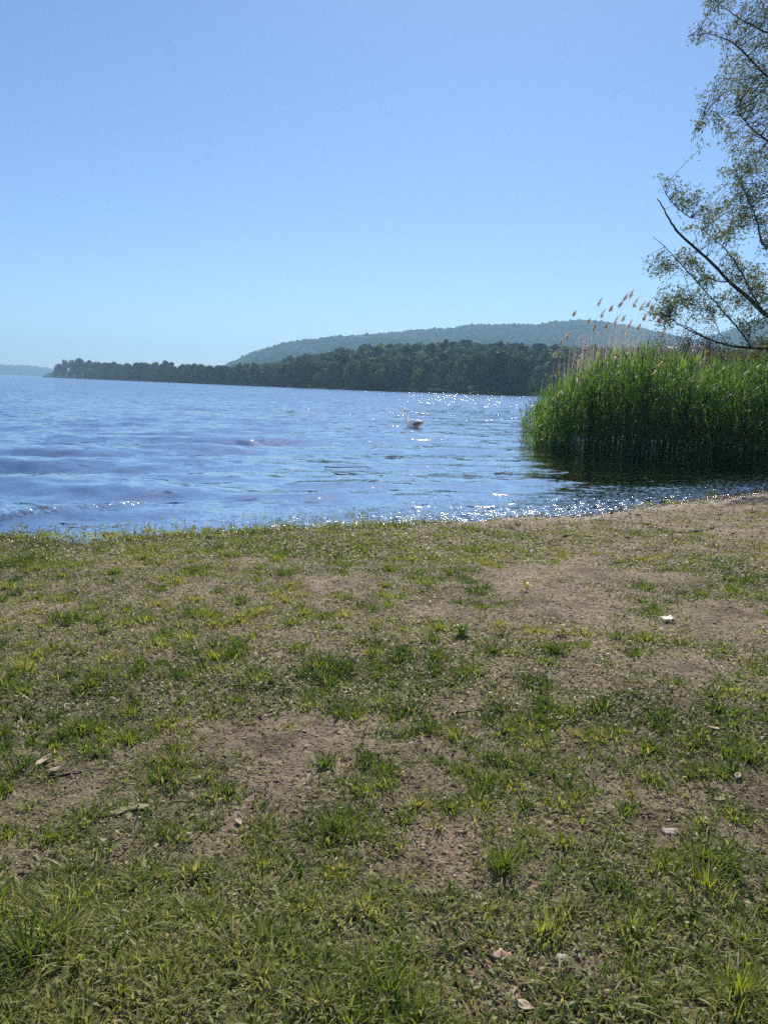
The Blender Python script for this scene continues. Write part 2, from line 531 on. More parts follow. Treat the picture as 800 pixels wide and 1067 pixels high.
# a low wavelet about to break along the left of the beach
crest = Dw - (2.05 + 0.32 * (X + 2.9)) + 0.10 * np.sin(X * 2.1) + 0.25 * (fbm(X * 1.3, X * 0, 420, 2) - .5)
rid = np.where(crest > 0, np.exp(-(crest / 0.34) ** 2), np.exp(-(crest / 0.17) ** 2)) * sstep(-7.5, -4.5, X) * (1 - sstep(-1.6, -0.3, X))
rid = rid * (0.3 + 0.7 * sstep(-2.4, -3.8, X))
Zw += 0.062 * rid
rid2 = np.exp(-((Dw - 0.35) / 0.12) ** 2) * (0.4 + 0.9 * vnoise(X * 0.7, Y * 0.0 + 3, 12)) * sstep(-3, 0, X)
Zw += 0.018 * rid2
murk = 1 - np.exp(-np.clip(Dw, 0, None) * 0.055 * 16)
murk = np.clip(murk, 0.05, 1)
near_edge = np.exp(-np.clip(Dw, 0, None) / 0.9)
mud_glint = sstep(-4.5, 0.0, X) * np.exp(-np.clip(Dw - 0.5, 0, None) / 0.8)
gust = fbm(X * 0.05, Y * 0.10, 410, 3)
off = sstep(22, 70, WR)
ripple = (0.22 + 0.3 * near_edge + (0.3 + 0.9 * (gust - .5)) * sstep(14, 40, WR)) * (1 - 0.35 * off)
chop = (0.50 + 0.45 * sstep(16, 50, WR) * (0.3 + 1.2 * gust)) * (1 - 0.6 * near_edge)
sparkle = 0.30 + 0.55 * near_edge * (0.3 + 0.7 * sstep(-6, -1, X)) + 2.0 * rid + 1.5 * mud_glint - 0.12 * off
glint = (0.6 * (1 - sstep(14, 22, WR)) + 0.25 + 0.38 * off) * np.maximum(shal, .6) * lee * (1 - 0.2 * near_edge) + 0.8 * rid + 0.6 * mud_glint + 0.6 * mud_glint * sstep(2.0, 4, X)
far = sstep(35, 100, WR)
ripple = np.maximum(ripple, .05) * (1 - 0.4 * (1 - lee)); chop *= lee
silt = np.exp(-np.clip(Dw - 1.0, 0, None) / 2.2) + 0.8 * sstep(2.5, 4.5, X) * (1 - sstep(24, 30, Y))
silt = np.clip(silt, 0, 1)
nr, ntc = X.shape
ii = (np.arange(nr - 1)[:, None] * ntc + np.arange(ntc - 1)[None, :]).ravel()
q = np.stack([ii, ii + ntc, ii + ntc + 1, ii + 1], 1)
keep = (Dw.ravel()[q] > -1.2).any(1)
me = mesh_np('lake_water', np.stack([X, Y, Zw], -1).reshape(-1, 3), [q[keep]], True,
             {'murk': murk.ravel(), 'ripple': ripple.ravel(), 'chop': chop.ravel(), 'sparkle': sparkle.ravel(), 'glint': glint.ravel(), 'far': far.ravel(), 'silt': silt.ravel()})
tag(link('lake_water', me, M['water']), 'rippled blue lake water glittering towards the sun', 'lake', kind='structure')

# ------------------------------------------------------------------ far bank and hills
BANK_PX = np.array([-30, 48, 60, 100, 150, 200, 250, 320, 400, 480, 550, 640, 720, 800, 900, 1100], float)
BANK_Y = np.array([900, 830, 780, 620, 490, 395, 330, 275, 238, 220, 208, 198, 190, 184, 178, 170], float)


def tan_px(px):
    d = ray(px, 400.0)
    return d.x / d.y


BANK_T = np.array([tan_px(p) for p in BANK_PX])          # x/y of each
RISE = np.interp(np.arange(len(BANK_PX)), np.arange(len(BANK_PX)), [0, 0, .02, .01, .01, .012, .02, .06, .09, .10, .09, .08, .08, .09, .1, .1])


def bank_z(x, y):
    t = x / np.maximum(y, 1)
    y0 = np.interp(t, BANK_T, BANK_Y)
    b = y - y0
    rise = np.interp(t, BANK_T, RISE)
    return np.where(b > 0, 0.25 + rise * np.minimum(b, 160) + 0.02 * np.clip(b - 160, 0, 300) + 0 * b, np.maximum(0.25 + 0.3 * b, -2.0))


tt = np.linspace(BANK_T[1] - 0.004, BANK_T[-1], 160)
bb = np.concatenate([[-8, -3, 0, 1, 3], np.linspace(8, 420, 40)])
TT, BB = np.meshgrid(tt, bb)
Y0 = np.interp(TT, BANK_T, BANK_Y)
Yb = Y0 + BB
Xb = TT * Yb
Zb = bank_z(Xb, Yb) + np.where(BB > 2, (fbm(Xb * 0.03, Yb * 0.03, 5, 3) - .5) * 1.2, 0)
Zb = np.where(TT < BANK_T[1], np.minimum(Zb, 0.1), Zb)
nr, ntc = Xb.shape
ii = (np.arange(nr - 1)[:, None] * ntc + np.arange(ntc - 1)[None, :]).ravel()
q = np.stack([ii, ii + 1, ii + ntc + 1, ii + ntc], 1)
me = mesh_np('far_bank', np.stack([Xb, Yb, Zb], -1).reshape(-1, 3), [q], True)
M['bank'] = plain_mat('bank_undergrowth', (0.03, 0.045, 0.02), 1.0, 0.0, 0.4, 0.2)
tag(link('far_bank', me, M['bank']), 'low far bank of the lake rising under the trees', 'bank', kind='structure')

RIDGE_PX = np.array([225, 240, 262, 300, 350, 400, 450, 500, 545, 575, 610, 650, 690, 722, 745, 770, 800, 860, 960, 1100], float)
RIDGE_PY = np.array([392, 383, 374, 365, 358, 353, 349, 346, 346, 343, 341, 345, 353, 360, 356, 349, 344, 346, 352, 362], float)
RD = 1500.0
rp_ = [at_y(a, b, RD) for a, b in zip(RIDGE_PX, RIDGE_PY)]
RIDGE_T = np.array([p.x / p.y for p in rp_]); RIDGE_Z = np.array([p.z - 4.0 for p in rp_])


def hill_z(t, y):
    top = np.maximum(np.interp(t, RIDGE_T, RIDGE_Z, left=-4), -4)
    x = t * y
    f = sstep(560, 1480, y) ** 0.9 * (1 - 0.55 * sstep(1520, 2100, y))
    n = (fbm(x * 0.006, y * 0.004, 61, 4) - 0.5)
    return np.maximum(2 + top * f + n * 34 * sstep(600, 900, y) * (1 - sstep(1250, 1480, y)) * np.clip(top / 60, 0, 1) - 4 * (1 - sstep(560, 700, y)), -2.4)


tt = np.linspace(RIDGE_T[0], RIDGE_T[-1], 200)
yy = np.linspace(540, 2100, 90)
TT, YY = np.meshgrid(tt, yy)
ZZ = hill_z(TT, YY)
nr, ntc = TT.shape
ii = (np.arange(nr - 1)[:, None] * ntc + np.arange(ntc - 1)[None, :]).ravel()
q = np.stack([ii, ii + 1, ii + ntc + 1, ii + ntc], 1)
me = mesh_np('hills', np.stack([TT * YY, YY, ZZ], -1).reshape(-1, 3), [q], True)
tag(link('hills', me, M['bank']), 'long wooded hill ridge behind the lake', 'hill', kind='structure')

# far away low hill at the left
lt = np.linspace(tan_px(-160), tan_px(75), 80)
ly = np.linspace(2500, 3100, 20)
TT, YY = np.meshgrid(lt, ly)
lpx = np.interp(TT, [tan_px(p) for p in (-160, -60, 0, 30, 52, 70, 75)], [46, 36, 26, 27, 19, 5, -3])
ZZ = lpx * np.sin(np.clip((YY - 2480) / 620, 0, 1) * math.pi) ** 0.5 - 2
ZZ = np.maximum(ZZ, -2.4)
ii = (np.arange(19)[:, None] * 80 + np.arange(79)[None, :]).ravel()
q = np.stack([ii, ii + 1, ii + 81, ii + 80], 1)
me = mesh_np('distant_hill', np.stack([TT * YY, YY, ZZ], -1).reshape(-1, 3), [q], True)
tag(link('distant_hill', me, M['bank']), 'low distant wooded hill across the open end of the lake', 'hill', kind='structure')

# canopy of the woods on the slopes: one object
ico_v, ico_f = None, None
import bmesh
_b = bmesh.new(); bmesh.ops.create_icosphere(_b, subdivisions=2, radius=1.0)
ico_v = np.array([v.co[:] for v in _b.verts]); ico_f = np.array([[v.index for v in f.verts] for f in _b.faces]); _b.free()


def blobs(mb, P, rad, hgt, rg, chunk=True):
    n = len(P)
    nv = len(ico_v)
    jit = rg.uniform(0.62, 1.22, (n, nv, 1))
    V = ico_v[None] * jit * np.stack([rad, rad, hgt], 1)[:, None, :] + P[:, None, :]
    F = (ico_f[None] + (np.arange(n) * nv)[:, None, None]).reshape(-1, 3)
    mb.add(V.reshape(-1, 3), [F], np.repeat(rg.uniform(0, 1, n), nv))


mb = MB()
frg = np.random.default_rng(5)
n = 15000
yy = 600 + 960 * frg.uniform(0, 1, n) ** 0.8
tt = frg.uniform(RIDGE_T[0], RIDGE_T[-1], n)
zz = hill_z(tt, yy)
P = np.stack([tt * yy, yy, zz + 2.2], 1)
ok = zz > 1
P = P[ok]
rad = frg.uniform(3.2, 6.5, len(P))
blobs(mb, P, rad, rad * frg.uniform(0.8, 1.25, len(P)), frg)
n = 1500                                         # the low far hill at the left
yy = frg.uniform(2480, 2760, n); tt = frg.uniform(lt[0], lt[-1], n)
zz = np.interp(tt, [tan_px(p) for p in (-160, -60, 0, 30, 52, 70, 75)], [46, 36, 26, 27, 19, 5, -3]) * np.sin(np.clip((yy - 2480) / 620, 0, 1) * math.pi) ** 0.5
P = np.stack([tt * yy, yy, zz + 2], 1)[zz > 0.5]
rad = frg.uniform(5, 10, len(P))
blobs(mb, P, rad, rad * 0.9, frg)
tag(mb.build('hill_forest', M['forest'], smooth=True), 'unbroken canopy of the woods covering the hills', 'forest', kind='stuff')


# ------------------------------------------------------------------ trees along the far shore
def crown_mesh(mb, rg, h, w, base, lobes, nface, size, tall=1.0):
    """leaf clumps spread through overlapping lobes"""
    cen = []
    for k in range(lobes):
        f = (k + 0.5) / lobes
        z = base + (h - base) * (0.12 + 0.8 * f)
        env = math.sin(math.pi * min(1, 0.18 + 0.78 * f)) ** 0.7
        a = rg.uniform(0, 6.28); r = w * 0.5 * env * rg.uniform(0.25, 0.75)
        cen.append((r * math.cos(a), r * math.sin(a), z, w * rg.uniform(0.20, 0.33) * (0.55 + 0.45 * env)))
    cen = np.array(cen)
    i = rg.choice(len(cen), nface, p=cen[:, 3] ** 2 / (cen[:, 3] ** 2).sum())
    d = rg.normal(0, 1, (nface, 3)); d /= np.linalg.norm(d, axis=1)[:, None]
    rad = cen[i, 3] * rg.uniform(0.55, 1.0, nface) ** 0.4 * rg.uniform(0.85, 1.15, nface)
    P = cen[i, :3] + d * rad[:, None] * np.array([1, 1, 0.85 * tall])
    P[:, 2] = np.clip(P[:, 2], base * 0.55, None)
    u = rg.normal(0, 1, (nface, 3)); u -= (u * d).sum(1)[:, None] * d * rg.uniform(0.7, 1.0, nface)[:, None]
    u /= np.linalg.norm(u, axis=1)[:, None]
    v = np.cross(d + rg.normal(0, 0.28, (nface, 3)), u); v /= np.linalg.norm(v, axis=1)[:, None]
    s = size * rg.uniform(0.55, 1.3, nface)[:, None]
    K = np.stack([P - u * s, P, P + u * s], 1)
    W = np.stack([v * s * 0.25, v * s * 0.7, v * s * 0.2], 1)
    mb.ribbons(K, W, np.clip(0.5 + 0.35 * rg.normal(0, 1, len(cen))[i] + rg.normal(0, 0.12, nface), 0, 1))


def make_far_tree(name, seed, h, w, base, lobes, nface, size, mat, tall=1.0):
    rg = np.random.default_rng(seed)
    root = empty(name, (0, 0, -50))
    mb = MB()
    lean = rg.uniform(-0.3, 0.3, 2)
    mb.tube([(0, 0, -0.4), (lean[0] * .3, lean[1] * .3, base * 0.8), (lean[0], lean[1], h * 0.6), (lean[0], lean[1], h * 0.85)], [w * .032, w * .026, w * .016, w * .005], 6)
    for k in range(5):
        a = rg.uniform(0, 6.28); z = base + (h - base) * rg.uniform(0.05, 0.5)
        mb.tube([(lean[0] * .6, lean[1] * .6, z), (w * .2 * math.cos(a), w * .2 * math.sin(a), z + h * .08), (w * .38 * math.cos(a), w * .38 * math.sin(a), z + h * .17)], [w * .012, w * .008, w * .003], 5)
    mb.build('trunk', M['far_bark'], root)
    mb = MB()
    crown_mesh(mb, rg, h, w, base, lobes, nface, size, tall)
    mb.build('crown', mat, root)
    return root


protos = {
    'broad': [make_far_tree('broadleaf_tree', 100 + k, 10, 8.2, 0.3, 16, 1700, 0.42, M['far_leaf']) for k in range(4)],
    'tall': [make_far_tree('broadleaf_tree', 120 + k, 12, 6.8, 0.4, 16, 1600, 0.42, M['far_leaf'], 1.15) for k in range(3)],
    'dark': [make_far_tree('dark_tree', 140 + k, 13, 9.5, 3.0, 14, 1700, 0.45, M['dark_leaf']) for k in range(3)],
    'pine': [make_far_tree('pine_tree', 160 + k, 13, 5.5, 5.0, 9, 1000, 0.42, M['dark_leaf'], 0.9) for k in range(2)],
}
used = {}
first = {}


def plant(kind, x, y, s, label, cat, group, sz=1.0):
    lst = protos[kind]
    k = used.get(kind, 0); used[kind] = k + 1
    p = lst[k % len(lst)]
    o = p if k < len(lst) else copy_tree(p)
    o.location = (x, y, float(bank_z(np.array([x]), np.array([y]))[0]) - 0.1)
    o.rotation_euler = (0, 0, random.uniform(0, 6.28))
    o.scale = (s, s, s * sz)
    tag(o, label, cat, group)
    return o


# first row at the waterline
pos = []
px = 58.0
while px < 760:
    pos.append(px)
    t = tan_px(px); y0 = float(np.interp(t, BANK_T, BANK_Y))
    # spacing of about 5 m along the bank, counting that the bank runs away from the viewer
    t2 = tan_px(px + 1); y2 = float(np.interp(t2, BANK_T, BANK_Y))
    m_per_px = math.hypot(t2 * y2 - t * y0, y2 - y0)
    px += random.uniform(4.6, 7.6) / m_per_px
cnt = 0
for px in pos:
    t = tan_px(px); y0 = float(np.interp(t, BANK_T, BANK_Y)) + random.uniform(1.5, 4.5)
    if px < 92:
        continue
    hgt = np.interp(px, [92, 150, 230, 300, 400, 560, 760], [11.5, 10.8, 8.2, 8.4, 8.8, 9.5, 9.0]) * random.uniform(0.78, 1.12)
    if px < 235:
        plant('broad', t * y0, y0, hgt / 10, 'bushy green tree in the front row of the low wooded spit', 'tree', 'waterline trees of the low wooded spit', random.uniform(.9, 1.1))
    else:
        kind = 'broad' if random.random() < 0.75 else 'tall'
        plant(kind, t * y0, y0, hgt / (10 if kind == 'broad' else 12), 'rounded tree at the waterline below the wooded far slope', 'tree', 'waterline trees below the far slope', random.uniform(.9, 1.15))
    cnt += 1
# domed dark trees at the tip of the spit
for i, (px, back, h, lab) in enumerate(((62, 6, 13.5, 'outermost dark domed tree at the tip of the wooded spit'), (69, 10, 16.5, 'tall dark domed tree just behind the tip of the wooded spit'),
                                        (77, 12, 16.0, 'dark domed tree in the middle of the clump on the spit'), (85, 12, 17.5, 'tallest dark domed tree of the clump on the spit'), (93, 10, 15.0, 'last dark domed tree where the clump drops to the lower wood'))):
    t = tan_px(px); y0 = float(np.interp(t, BANK_T, BANK_Y)) + back
    plant('dark', t * y0, y0, h / 13, lab, 'tree', 'dark domed trees at the tip of the spit')
for px in (58, 66, 74, 82, 90):
    t = tan_px(px); y0 = float(np.interp(t, BANK_T, BANK_Y)) + 2
    plant('broad', t * y0, y0, .72, 'low shrubby tree at the water under the dark domed trees', 'tree', 'shrubby trees under the domed clump')
# further rows on the slope
for row, (b0, b1, n_) in enumerate(((12, 20, 46), (26, 38, 42), (46, 62, 36), (72, 98, 34))):
    for k in range(n_):
        px = 240 + (k + random.uniform(0.1, 0.9)) / n_ * 480
        t = tan_px(px); y0 = float(np.interp(t, BANK_T, BANK_Y)) + random.uniform(b0, b1)
        hgt = random.uniform(7.2, 10.2) * (1.0 if px > 320 else 0.8)
        kind = 'tall' if random.random() < .35 else 'broad'
        plant(kind, t * y0, y0, hgt / (10 if kind == 'broad' else 12), 'tree on the far slope above the waterline trees', 'tree', 'trees on the far slope', random.uniform(.95, 1.2))
for px, b, h, lab in ((178, 14, 11.5, 'dark pine poking above the low wooded spit'), (318, 60, 9.5, 'dark pine above the left end of the far slope'), (392, 80, 10, 'dark pine near the middle of the far slope'),
                      (462, 92, 11.5, 'tallest dark pine on the skyline of the far slope'), (472, 90, 10.5, 'dark pine right beside the tallest one on the far slope'), (530, 100, 10, 'lone dark pine toward the reeds on the far slope'), (543, 100, 10.5, 'dark pine nearest the reeds on the far slope')):
    t = tan_px(px); y0 = float(np.interp(t, BANK_T, BANK_Y)) + b
    plant('pine', t * y0, y0, h / 13, lab, 'pine tree', 'dark pines above the far wood')
# the uncountable wood behind the rows
mb = MB()
n = 2600
tt = frg.uniform(BANK_T[3], BANK_T[-1], n); b = 30 + 330 * frg.uniform(0, 1, n)
y = np.interp(tt, BANK_T, BANK_Y) + b
P = np.stack([tt * y, y, bank_z(tt * y, y) + np.where(tt < tan_px(300), 2.0, 3.6)], 1)
rad = frg.uniform(2.4, 4.2, n)
blobs(mb, P, rad, rad * frg.uniform(.9, 1.4, n), frg)
tag(mb.build('far_woodland', M['forest'], smooth=True), 'dense wood filling the ground behind the far shore trees', 'forest', kind='stuff')

# ------------------------------------------------------------------ reeds
FRONT = [on_plane(px, py) for px, py in ((555, 467), (578, 470), (620, 473), (680, 477), (740, 481), (800, 485), (860, 488))]
FX = np.array([p.x for p in FRONT]); FY = np.array([p.y for p in FRONT])
TOPX = np.array([545, 556, 568, 590, 615, 640, 665, 700, 740, 800, 860], float)
TOPY = np.array([428, 418, 405, 388, 374, 364, 364, 371, 378, 380, 378], float)


def reed_geo(rg, n, x, y, h, lean_sd=0.05, leaves=8, seed=0):
    mb = MB()
    # stalks
    K = 5
    ts = np.linspace(0, 1, K)
    la = rg.normal(0, lean_sd, (n, 2)) * np.where(rg.uniform(0, 1, n) < .12, 3.6, 1.0)[:, None] + np.array([0.03, 0.0])
    base = np.stack([x, y, np.full(n, -0.25)], 1)
    dirv = rg.uniform(0, math.pi, n)
    P = base[:, None] + np.stack([la[:, 0, None] * h[:, None] * ts ** 2, la[:, 1, None] * h[:, None] * ts ** 2, (h[:, None] + .25) * ts[None]], 2)
    wv = np.stack([np.cos(dirv), np.sin(dirv), 0 * dirv], 1)
    W = wv[:, None] * (0.006 * (1 - 0.75 * ts))[None, :, None]
    mb.ribbons(P, W, np.clip(rg.normal(0.12, 0.12, n), 0, 1))
    W2 = np.cross(wv, (0, 0, 1.0))[:, None] * (0.006 * (1 - 0.75 * ts))[None, :, None]
    mb.ribbons(P, W2, np.clip(rg.normal(0.12, 0.12, n), 0, 1))
    # leaves
    for j in range(leaves):
        f = np.clip(0.22 + 0.78 * (j + rg.uniform(0, 1, n)) / leaves, 0, 1)
        p0 = base + np.stack([la[:, 0] * h * f ** 2, la[:, 1] * h * f ** 2, (h + .25) * f], 1)
        a = rg.uniform(0, 2 * math.pi, n)
        ln = rg.uniform(0.34, 0.66, n) * (0.75 + 0.35 * np.sin(np.pi * f)) * np.clip(h / 2.4, 0.5, 1.1)
        el = rg.normal(1.0, 0.22, n) + 0.15 * (f > 0.85)
        dr = rg.uniform(0.2, 1.0, n) ** 2
        ts4 = np.linspace(0, 1, 4)
        hd = np.stack([np.cos(a), np.sin(a), 0 * a], 1)
        Pl = p0[:, None] + hd[:, None] * (ln * np.cos(el))[:, None, None] * ts4[None, :, None] * (1 + 0.5 * dr[:, None, None] * ts4[None, :, None])
        Pl[:, :, 2] += (ln * np.sin(el))[:, None] * (ts4[None] - 0.55 * dr[:, None] * ts4[None] ** 2)
        side = np.stack([-np.sin(a), np.cos(a), 0 * a], 1)
        wd = rg.uniform(0.010, 0.021, n)
        Wl = side[:, None] * wd[:, None, None] * np.array([0.5, 1.0, 0.75, 0.05])[None, :, None]
        tint = np.clip(rg.normal(0.5, 0.2, n), 0, 0.93)
        tint = np.where(rg.uniform(0, 1, n) < 0.03, 1.0, tint)
        mb.ribbons(Pl, Wl, tint)
    return mb


def px_of(x, y):
    # photo column of a water-level point
    v = np.stack([x, y, np.zeros_like(x) - CAM_H], 1)
    d = v @ np.array(_F)
    return CX + FPX * (v @ np.array(_R)) / d


rg = np.random.default_rng(31)
n = 4400
x = rg.uniform(FX[0], 15.0, n)
fr = np.interp(x, FX, FY)
dep = rg.uniform(0, 1, n) ** 1.5 * 9.0
y = fr + dep + rg.normal(0, 0.22, n)
y += 0.5 * (fbm(x * 1.2, y * 0, 91, 2) - .5)
px = px_of(x, y)
okm = (x > FX[0] + 0.10 * np.clip(y - FY[0], 0, 9) + np.abs(rg.normal(0, .35, n))) & (shore_d(x, y) < 0.2)
x, y, px = x[okm], y[okm], px[okm]
top = np.interp(px, TOPX, TOPY)
h = np.array([at_y(a, b, c).z for a, b, c in zip(px, top, np.minimum(y, 24.5))])
h = h * rg.uniform(0.62, 1.04, len(x)) * (0.93 + 0.16 * fbm(x * 0.9, y * 0.9, 95, 2))
tag(reed_geo(rg, len(x), x, y, h, 0.05, 8).build('reed_bed', M['reed']), 'dense bed of tall green reeds standing in the shallow water', 'reeds', kind='stuff')

# single reeds standing free at the left edge of the bed
ex = [(547, 466), (551, 467), (553, 470), (557, 467), (561, 469), (565, 468), (569, 471), (573, 470), (579, 471), (544, 464)]
eh = [1.35, 1.55, 1.25, 1.6, 1.45, 1.75, 1.5, 1.8, 1.9, 1.0]
elab = ['pale reed second from the open-water edge of the bed', 'free-standing reed close to the open-water edge of the bed', 'short reed standing in front of the open-water edge', 'reed with its foot clear of the bed, fourth from open water',
        'thin reed in front of the ragged left face of the bed', 'reed rising at the ragged left face of the bed', 'front reed standing out before the dark left face', 'taller reed where the ragged edge joins the dense bed',
        'tallest of the loose reeds beside the dense bed', 'shortest loose reed, nearest the open lake']
for i, ((a, b), hh) in enumerate(zip(ex, eh)):
    p = on_plane(a, b)
    r2 = np.random.default_rng(700 + i)
    root = empty('green_reed', (p.x, p.y, 0))
    tag(root, elab[i], 'reed', 'loose reeds at the edge of the bed')
    k = 3
    mbr = reed_geo(r2, k, r2.normal(0, 0.05, k), r2.normal(0, 0.05, k), hh * r2.uniform(.85, 1.05, k), 0.06, 11)
    me_all = mbr
    # stalk ribbons come first, leaves after
    st = MB(); st.V, st.F, st.T, st.n = mbr.V[:2], mbr.F[:2], mbr.T[:2], sum(len(v) for v in mbr.V[:2])
    st.build('stalk', M['reed'], root)
    off = st.n
    lf = MB()
    lf.V, lf.F, lf.T = mbr.V[2:], [f - off for f in mbr.F[2:]], mbr.T[2:]
    lf.build('leaves', M['reed'], root)


# dry last-year reeds with feathery plumes above the green
def dry_reed(i, px, top_py, Y, label, lean):
    r2 = np.random.default_rng(900 + i)
    top = at_y(px, top_py, Y)
    foot = Vector((top.x - lean * top.z, Y, -0.25))
    root = empty('dry_reed', (foot.x, foot.y, 0))
    tag(root, label, 'dry reed', 'dry plumed reeds above the green bed')
    H = top.z
    ts = np.linspace(0, 1, 8)
    dx = lean * H
    pts = np.stack([dx * ts ** 2, 0 * ts, -0.25 + (H + .25) * ts], 1)
    mb = MB(); mb.tube(pts, 0.0055 * (1 - 0.6 * ts), 4, 0.4)
    mb.build('stalk', M['dry_reed'], root)
    n = 170
    f = r2.uniform(0, 1, n)
    L = r2.uniform(0.22, 0.40)
    sl = 2 * dx / H
    ctr = np.stack([dx - sl * L * .3 + f * L * (sl + 0.35 * f), 0 * f, H - L * .55 + f * L * 0.95], 1)
    a = r2.uniform(0, 6.28, n); ln = r2.uniform(0.06, 0.17, n) * (1.15 - f)
    d = np.stack([np.cos(a) * .75 + 0.3, np.sin(a) * .55, r2.uniform(0.1, 0.9, n)], 1)
    P = np.stack([ctr, ctr + d * ln[:, None] * .5, ctr + d * ln[:, None] + np.array([0, 0, -1]) * ln[:, None] * .15], 1)
    w = np.cross(d, r2.normal(0, 1, (n, 3))); w /= np.linalg.norm(w, axis=1)[:, None]
    W = w[:, None] * np.array([0.002, 0.007, 0.002])[None, :, None]
    mb = MB(); mb.ribbons(P, W, r2.uniform(0.2, 1, n)); mb.build('plume', M['dry_reed'], root)
    # a few dead leaves on the stalk
    n = 7
    f = r2.uniform(0.45, 0.85, n); a = r2.uniform(0, 6.28, n)
    c = np.stack([dx * f ** 2, 0 * f, H * f], 1); d = np.stack([np.cos(a) * .8, np.sin(a) * .8, r2.uniform(-.3, .6, n)], 1)
    ln = r2.uniform(0.15, 0.35, n)[:, None]
    P = np.stack([c, c + d * ln * .5 + np.array([0, 0, .03]), c + d * ln + np.array([0, 0, -.08])], 1)
    s = np.stack([-np.sin(a), np.cos(a), 0 * a], 1)
    mb = MB(); mb.ribbons(P, s[:, None] * np.array([.003, .007, .002])[None, :, None], r2.uniform(0, .8, n)); mb.build('leaves', M['dry_reed'], root)


plumes = [(597, 326, 'lone dry reed plume against the sky, farthest toward the open lake'), (583, 356, 'low dry plume in front of the wooded hill, nearest the water edge'), (590, 349, 'brown dry plume below the lone tall one'),
          (612, 334, 'slim dry plume just right of the lone tall one'), (623, 314, 'leaning dry plume high against the sky beside a shorter slim one'), (626, 326, 'short dark plume under the leaning high one'),
          (635, 321, 'thin upright dry reed between two plume groups'), (645, 316, 'dry plume leaning right in the tall middle group'), (650, 309, 'upper dry plume of the tall middle group'), (656, 305, 'topmost dry plume of all'),
          (660, 314, 'broad dry plume at the right of the tall middle group'), (667, 318, 'dry plume next to the fluffy pale pair'), (674, 316, 'fluffy pale plume near the willow twigs'), (678, 320, 'fluffy pale plume half behind willow twigs'),
          (670, 330, 'drooping pale plume below the fluffy pair'), (640, 333, 'mid-height dry plume inside the middle group'), (648, 331, 'dry plume low in the middle group, bent right'), (618, 341, 'reddish dry plume over the hill crest'),
          (604, 351, 'reddish dry plume low before the far slope'), (608, 358, 'dry plume barely clear of the green reeds'), (630, 339, 'dry plume before the hill, under the thin upright reed'), (654, 337, 'dry plume rising straight from the highest green reeds'),
          (664, 340, 'dry plume beside the bare hill outline'), (686, 334, 'dry plume behind the willow branch tips'), (577, 368, 'lowest dry plume at the lake end of the bed'), (690, 345, 'short dry plume under the willow branch tips')]
drg = random.Random(4)
for i, (a, b, lab) in enumerate(plumes):
    dry_reed(i, a, b, drg.uniform(26.5, 30.0), lab, drg.uniform(0.02, 0.09))

# thin dead stems in the bed: nobody could count them
rg = np.random.default_rng(77)
n = 500
px = rg.triangular(570, 650, 800, n); Yd = rg.uniform(26.5, 31, n)
tp = np.interp(px, [570, 600, 640, 690, 740, 800], [372, 350, 330, 342, 358, 362]) + rg.uniform(0, 40, n)
P0 = np.array([at_y(a, b, c)[:] for a, b, c in zip(px, tp, Yd)])
ts = np.linspace(0, 1, 5)
ln = rg.normal(0.04, 0.05, n)
P = np.stack([P0[:, 0, None] + ln[:, None] * P0[:, 2, None] * (ts ** 2 - 1), P0[:, 1, None] + 0 * ts, -0.2 + (P0[:, 2, None] + .2) * ts], 2)
mb = MB(); mb.ribbons(P, np.array([1, 0, 0])[None, None] * (0.005 * (1 - .7 * ts))[None, :, None] * np.ones((n, 1, 1)), rg.uniform(0, 1, n))
m2 = 1200
k = rg.integers(0, n, m2); f = rg.uniform(0.55, 1, m2); a = rg.uniform(0, 6.28, m2)
c = np.stack([P0[k, 0] + ln[k] * P0[k, 2] * (f ** 2 - 1), P0[k, 1], P0[k, 2] * f], 1)
d = np.stack([np.cos(a), np.sin(a), rg.uniform(-.3, 1.2, m2)], 1) * rg.uniform(.1, .3, m2)[:, None]
mb.ribbons(np.stack([c, c + d * .5, c + d], 1), np.stack([-np.sin(a), np.cos(a), 0 * a], 1)[:, None] * np.array([.003, .008, .002])[None, :, None], rg.uniform(0, 1, m2))
tag(mb.build('dead_reed_stems', M['dry_reed']), 'thin dead straw stems mixed through the back of the reed bed', 'reeds', kind='stuff')


